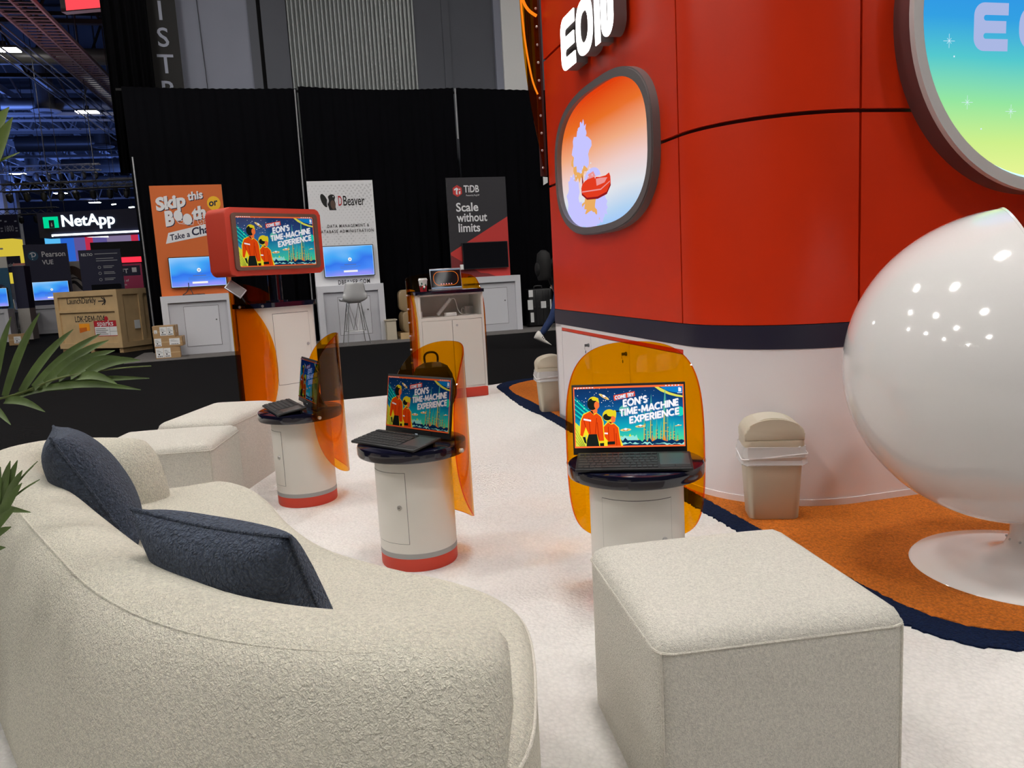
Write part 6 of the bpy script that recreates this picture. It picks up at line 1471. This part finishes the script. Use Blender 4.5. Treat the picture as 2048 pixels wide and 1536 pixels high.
# ---------------------------------------------------------------- the person walking past
def person(label, loc, rz):
    o = thing('person', label, 'person', loc, rz)
    V = {}; E = []; RD = {}
    def v(n, p, r): V[n] = p; RD[n] = r
    v('pelvis', (0, 0, .93), (.15, .12)); v('belly', (.01, 0, 1.08), (.145, .115)); v('chest', (.04, 0, 1.28), (.17, .12)); v('neck0', (.07, 0, 1.45), (.09, .08)); v('neck', (.09, 0, 1.52), (.055, .055)); v('head0', (.115, 0, 1.60), (.075, .085)); v('head1', (.125, 0, 1.68), (.078, .098)); v('head2', (.12, 0, 1.745), (.05, .06))
    E += [('pelvis', 'belly'), ('belly', 'chest'), ('chest', 'neck0'), ('neck0', 'neck'), ('neck', 'head0'), ('head0', 'head1'), ('head1', 'head2')]
    for s_, kn, an, tag_ in ((1, (.20, .10, .50), (.33, .10, .10), 'f'), (-1, (-.12, -.09, .49), (-.335, -.09, .20), 'r')):
        v('hip' + tag_, (0, s_ * .095, .86), (.098, .098)); v('kn' + tag_, kn, (.068, .068)); v('an' + tag_, an, (.048, .048)); E += [('pelvis', 'hip' + tag_), ('hip' + tag_, 'kn' + tag_), ('kn' + tag_, 'an' + tag_)]
    for s_, el, wr, tag_ in ((1, (-.12, .24, 1.14), (-.05, .27, .92), 'a'), (-1, (.14, -.24, 1.16), (.30, -.24, 1.02), 'b')):
        v('sh' + tag_, (.05, s_ * .19, 1.40), (.062, .062)); v('el' + tag_, el, (.045, .045)); v('wr' + tag_, wr, (.028, .028)); d = (Vector(wr) - Vector(el)).normalized(); pm = Vector(wr) + d * .055
        v('pm' + tag_, tuple(pm), (.036, .022)); E += [('neck0', 'sh' + tag_), ('sh' + tag_, 'el' + tag_), ('el' + tag_, 'wr' + tag_), ('wr' + tag_, 'pm' + tag_)]
        for q in range(5):
            a = pm + Vector(((q - 2) * .017 * .5, (q - 2) * .012, 0)); L = (.05, .075, .08, .075, .06)[q]; dirn = d if q else (d + Vector((.5, -.5 * s_, 0))).normalized(); b = a + dirn * L + Vector((.01, 0, -.008)); v('f%s%d' % (tag_, q), tuple(b), (.008, .008)); v('g%s%d' % (tag_, q), tuple(a + dirn * .03), (.009, .009)); E += [('pm' + tag_, 'g%s%d' % (tag_, q)), ('g%s%d' % (tag_, q), 'f%s%d' % (tag_, q))]
    nm = list(V); me = bpy.data.meshes.new('p'); me.from_pydata([V[n] for n in nm], [(nm.index(a), nm.index(b)) for a, b in E], []); t = bpy.data.objects.new('p', me); COL.objects.link(t)
    sk_ = t.modifiers.new('s', 'SKIN'); t.modifiers.new('d', 'SUBSURF').levels = 1
    for i, n in enumerate(nm): sv = me.skin_vertices[0].data[i]; sv.radius = RD[n]; sv.use_root = (n == 'pelvis')
    dg = bpy.context.evaluated_depsgraph_get(); bm2 = bpy.data.meshes.new_from_object(t.evaluated_get(dg)); bpy.data.objects.remove(t)
    bm2.materials.clear()
    for m in ('jeans', 'jacket', 'skin'): bm2.materials.append(MATS[m])
    for p in bm2.polygons:
        c = p.center; p.use_smooth = True; hand = (abs(c.y) > .17 and c.z < 1.03 and (c.z < .93 or c.x > .29)); p.material_index = 2 if c.z > 1.50 or hand else (1 if c.z > .92 else 0)
    b = bpy.data.objects.new('body', bm2); COL.objects.link(b); b.parent = o
    m_ = MB(); m_.sphere((.112, 0, 1.685), (.098, .083, .085)); m_.build('hair', 'hair_dark', o, smooth=80)
    m_ = MB(); m_.sphere((.213, 0, 1.635), (.02, .014, .02), nu=10, nv=6); m_.sphere((.196, .03, 1.66), (.008, .012, .008), nu=8, nv=5); m_.sphere((.196, -.03, 1.66), (.008, .012, .008), nu=8, nv=5); m_.sphere((.19, 0, 1.595), (.012, .022, .006), nu=8, nv=5); m_.build('face', 'skin', o)
    for (an, toe, tag_) in (((.33, .10, .085), 0, 'f'), ((-.335, -.09, .185), R(28), 'r')):
        m_ = MB(); M = T(*an) @ RY(toe); vs = []; fs = []
        pr = [(-.085, .030, -.075, .02), (-.075, .040, -.078, .055), (-.03, .043, -.08, .06), (.03, .045, -.08, .015), (.09, .050, -.078, -.025), (.15, .048, -.072, -.04), (.19, .034, -.066, -.05), (.205, .012, -.062, -.055)]
        for x, hw_, z0, z1 in pr:
            for k in range(12): a = 2 * math.pi * k / 12; vs.append((x, hw_ * math.cos(a), (z0 + z1) / 2 + (z1 - z0) / 2 * math.copysign(abs(math.sin(a)) ** .7, math.sin(a))))
        for i in range(len(pr) - 1):
            for k in range(12): fs.append((i * 12 + k, i * 12 + (k + 1) % 12, (i + 1) * 12 + (k + 1) % 12, (i + 1) * 12 + k))
        fs += [tuple(range(12)), tuple(range(len(pr) * 12 - 12, len(pr) * 12))]; m_.raw(vs, fs, M); bmesh.ops.recalc_face_normals(m_.bm, faces=m_.bm.faces[:])
        m_.m(1); 
        for q in range(3): m_.sphere((.02 + .028 * q, -.042, -.012 - .012 * q), (.006, .004, .02), M, nu=8, nv=5)
        m_.build('shoe', ['shoe_white', 'shoe_dark'], o, smooth=60)
    return o
PW = person('person in blue jeans and white sneakers walking past behind the red wall', (.80, 12.05, .0), R(8))
bp2 = MB(); bp2.lathe([(.15, 0), (.17, .04), (.175, .28), (.15, .40), (.06, .45), (.01, .455)], 24, Matrix.Diagonal((.62, .95, 1, 1))); bp2.sphere((-.09, 0, .17), (.05, .11, .12))
tag(bp2.build('backpack', 'backpack', loc=(.58, 12.02, 1.02), rz=R(8), smooth=60), 'black backpack worn by the person walking past', 'backpack')

# ---------------------------------------------------------------- palm at the left
pal = thing('potted_palm', 'green artificial palm whose fronds reach in from the left edge', 'plant', (-1.98, 1.86, .0))
O = Vector((-1.98, 1.86, 0))
m_ = MB(); m_.lathe([(.15, 0), (.19, .30), (.20, .34), (.18, .34), (.17, .30)], 28); m_.build('pot', 'pot', pal)
m_ = MB(); m_.lathe([(.175, .28), (.1, .31), (.01, .315)], 24); m_.build('soil', 'soil', pal)
m_ = MB(); m_.tube(smooth_pts([(0, 0, .28), (.02, 0, .5), (.05, .01, .72), (.08, .02, .9)], 5), [.045 - .0012 * k for k in range(16)], 10); m_.build('trunk', 'trunk', pal)
def leaflet(mb, a, b, wd, sagz=.02, nrm=Vector((0, -1, .3)), n=7):
    a, b = Vector(a), Vector(b); ax = (b - a); L = ax.length; ax.normalize(); side = ax.cross(nrm).normalized(); up = side.cross(ax); vs = []; fs = []
    for k in range(n + 1):
        t = k / n; c = a + (b - a) * t + Vector((0, 0, sagz * (math.sin(math.pi * t)))) ; hw = wd / 2 * (max(.0, math.sin(math.pi * min(1, .18 + .82 * t) ** .85)) ** .75 if t < 1 else 0) + .0008
        vs += [c - side * hw + up * hw * .35, c, c + side * hw + up * hw * .35]
    for k in range(n):
        i = 3 * k; fs += [(i, i + 1, i + 4, i + 3), (i + 1, i + 2, i + 5, i + 4)]
    f = mb.raw(vs, fs)
    # raised vein
    mi = mb.mi; mb.mi = 1; mb.tube([vs[3 * k + 1] - up * .0012 for k in range(n)], .0011, 4); mb.mi = mi
def frond(rachis, leaves, mats_=('leaf', 'leaf_vein', 'frond_stalk'), r=.005):
    m_ = MB(); rp_ = smooth_pts([tuple(Vector(p) - O) for p in rachis], 5); m_.m(2).tube(rp_, [r * (1 - .75 * k / (len(rp_) - 1)) for k in range(len(rp_))], 6); m_.m(0)
    for a, b, wd, sg in leaves: leaflet(m_, Vector(a) - O, Vector(b) - O, wd, sg)
    return m_.build('frond', list(mats_), pal, smooth=60)
# frond reaching right over the aisle view
rach = [(-1.90, 1.88, .88), (-1.60, 1.95, .93), (-1.28, 1.95, .952), (-1.10, 1.90, 1.0), (-.95, 1.87, 1.018), (-.85, 1.85, 1.022)]
LV = [(-1.72, 1.93, .92, -1.62, 1.80, 1.22), (-1.62, 1.95, .93, -1.50, 1.98, 1.24), (-1.50, 1.95, .935, -1.38, 1.92, 1.20), (-1.40, 1.95, .94, -1.30, 1.98, 1.19), (-1.30, 1.95, .95, -1.205, 1.92, 1.155), (-1.268, 1.95, .955, -1.135, 1.92, 1.16), (-1.22, 1.94, .965, -1.065, 1.93, 1.115), (-1.175, 1.92, .977, -1.005, 1.94, 1.10), (-1.14, 1.91, .987, -.972, 1.91, 1.085), (-1.10, 1.90, .998, -.955, 1.90, 1.06), (-1.065, 1.89, 1.003, -.94, 1.89, 1.045), (-1.02, 1.88, 1.010, -.883, 1.87, 1.035)]
LD = [(-1.24, 1.945, .955, -1.08, 1.92, .968), (-1.18, 1.925, .968, -.862, 1.86, .992), (-1.15, 1.915, .975, -.876, 1.84, .968), (-1.27, 1.95, .945, -1.12, 1.86, .925), (-1.32, 1.95, .94, -1.20, 1.85, .90), (-1.40, 1.95, .93, -1.26, 1.85, .86), (-1.55, 1.95, .92, -1.42, 1.84, .80), (-1.05, 1.89, 1.0, -.93, 1.84, .985)]
frond(rach, [(p[:3], p[3:], .022 if k > 1 else .027, .012) for k, p in enumerate(LV)] + [(p[:3], p[3:], .016 if 0 < k < 3 else .019, .012) for k, p in enumerate(LD)])
def fill(rachis, t0, t1, n, L=.17, drop=.03):
    out = []; rp2 = smooth_pts(rachis, 8)
    for k in range(n):
        i = int((t0 + (t1 - t0) * k / max(1, n - 1)) * (len(rp2) - 2)); p = Vector(rp2[i]); t = (Vector(rp2[i + 1]) - p).normalized(); sd = t.cross(Vector((0, 0, 1))).normalized()
        for s_ in (-1, 1): out.append((tuple(p), tuple(p + t * L * .6 + sd * s_ * L * .8 - Vector((0, 0, drop))), .022, .012))
    return out
# low frond beside the sofa
rach = [(-1.88, 1.80, .84), (-1.55, 1.62, .86), (-1.25, 1.53, .80), (-1.06, 1.50, .775), (-1.015, 1.50, .785)]
LB = [(-1.03, 1.50, .775, -1.005, 1.50, .875), (-1.02, 1.50, .78, -.984, 1.50, .886), (-1.015, 1.50, .785, -.970, 1.50, .886), (-1.012, 1.50, .782, -.957, 1.49, .868), (-1.02, 1.49, .765, -.955, 1.48, .845), (-1.04, 1.49, .74, -.967, 1.47, .80), (-1.06, 1.49, .72, -.975, 1.46, .765), (-1.08, 1.49, .70, -.985, 1.45, .728), (-1.10, 1.49, .69, -.995, 1.44, .690), (-1.08, 1.52, .80, -1.03, 1.54, .90)]
frond(rach, [(p[:3], p[3:], .019, .004) for p in LB] + [((-1.01, 1.50, .80), (-.925, 1.49, .884), .0025, .006), ((-1.0, 1.49, .80), (-.92, 1.48, .850), .0025, .004), ((-1.04, 1.48, .72), (-.985, 1.45, .79), .004, .01)] + fill(rach, .2, .62, 7))
# high frond with the broad leaf at the top left
rach = [(-1.88, 1.86, .9), (-1.6, 1.72, 1.25), (-1.25, 1.58, 1.45), (-1.0, 1.52, 1.45), (-.95, 1.5, 1.44)]
frond(rach, [((-1.00, 1.51, 1.405), (-.884, 1.49, 1.542), .055, .004), ((-.97, 1.50, 1.40), (-.874, 1.48, 1.522), .040, -.004), ((-1.10, 1.54, 1.46), (-1.0, 1.5, 1.60), .04, .01), ((-.95, 1.5, 1.44), (-.865, 1.47, 1.458), .004, .0), ((-.905, 1.495, 1.49), (-.880, 1.48, 1.505), .004, 0)] + fill(rach, .2, .55, 7), ('leaf_light', 'leaf_vein', 'frond_stalk'))
for k, ang in enumerate((100, 165, 215, 262)):
    dx, dy = math.cos(R(ang)), math.sin(R(ang)); rach = [tuple(O + Vector((.08 + dx * q * .62, .02 + dy * q * .62, .9 + .42 * q - .34 * q * q))) for q in (0, .35, .7, 1.0, 1.25)]
    rp2 = smooth_pts(rach, 4); L2 = []
    for i in range(4, len(rp2)):
        p = Vector(rp2[i]); t = (Vector(rp2[min(i + 1, len(rp2) - 1)]) - Vector(rp2[i - 1])).normalized(); sd = Vector((-t.y, t.x, 0)).normalized()
        for s_ in (-1, 1): L2.append((tuple(p), tuple(p + t * .13 + sd * s_ * .17 + Vector((0, 0, .02))), .028, .015))
    frond(rach, L2)
sc.cycles.sample_clamp_indirect = 6
sc.cycles.max_bounces = 12
sc.cycles.transparent_max_bounces = 24
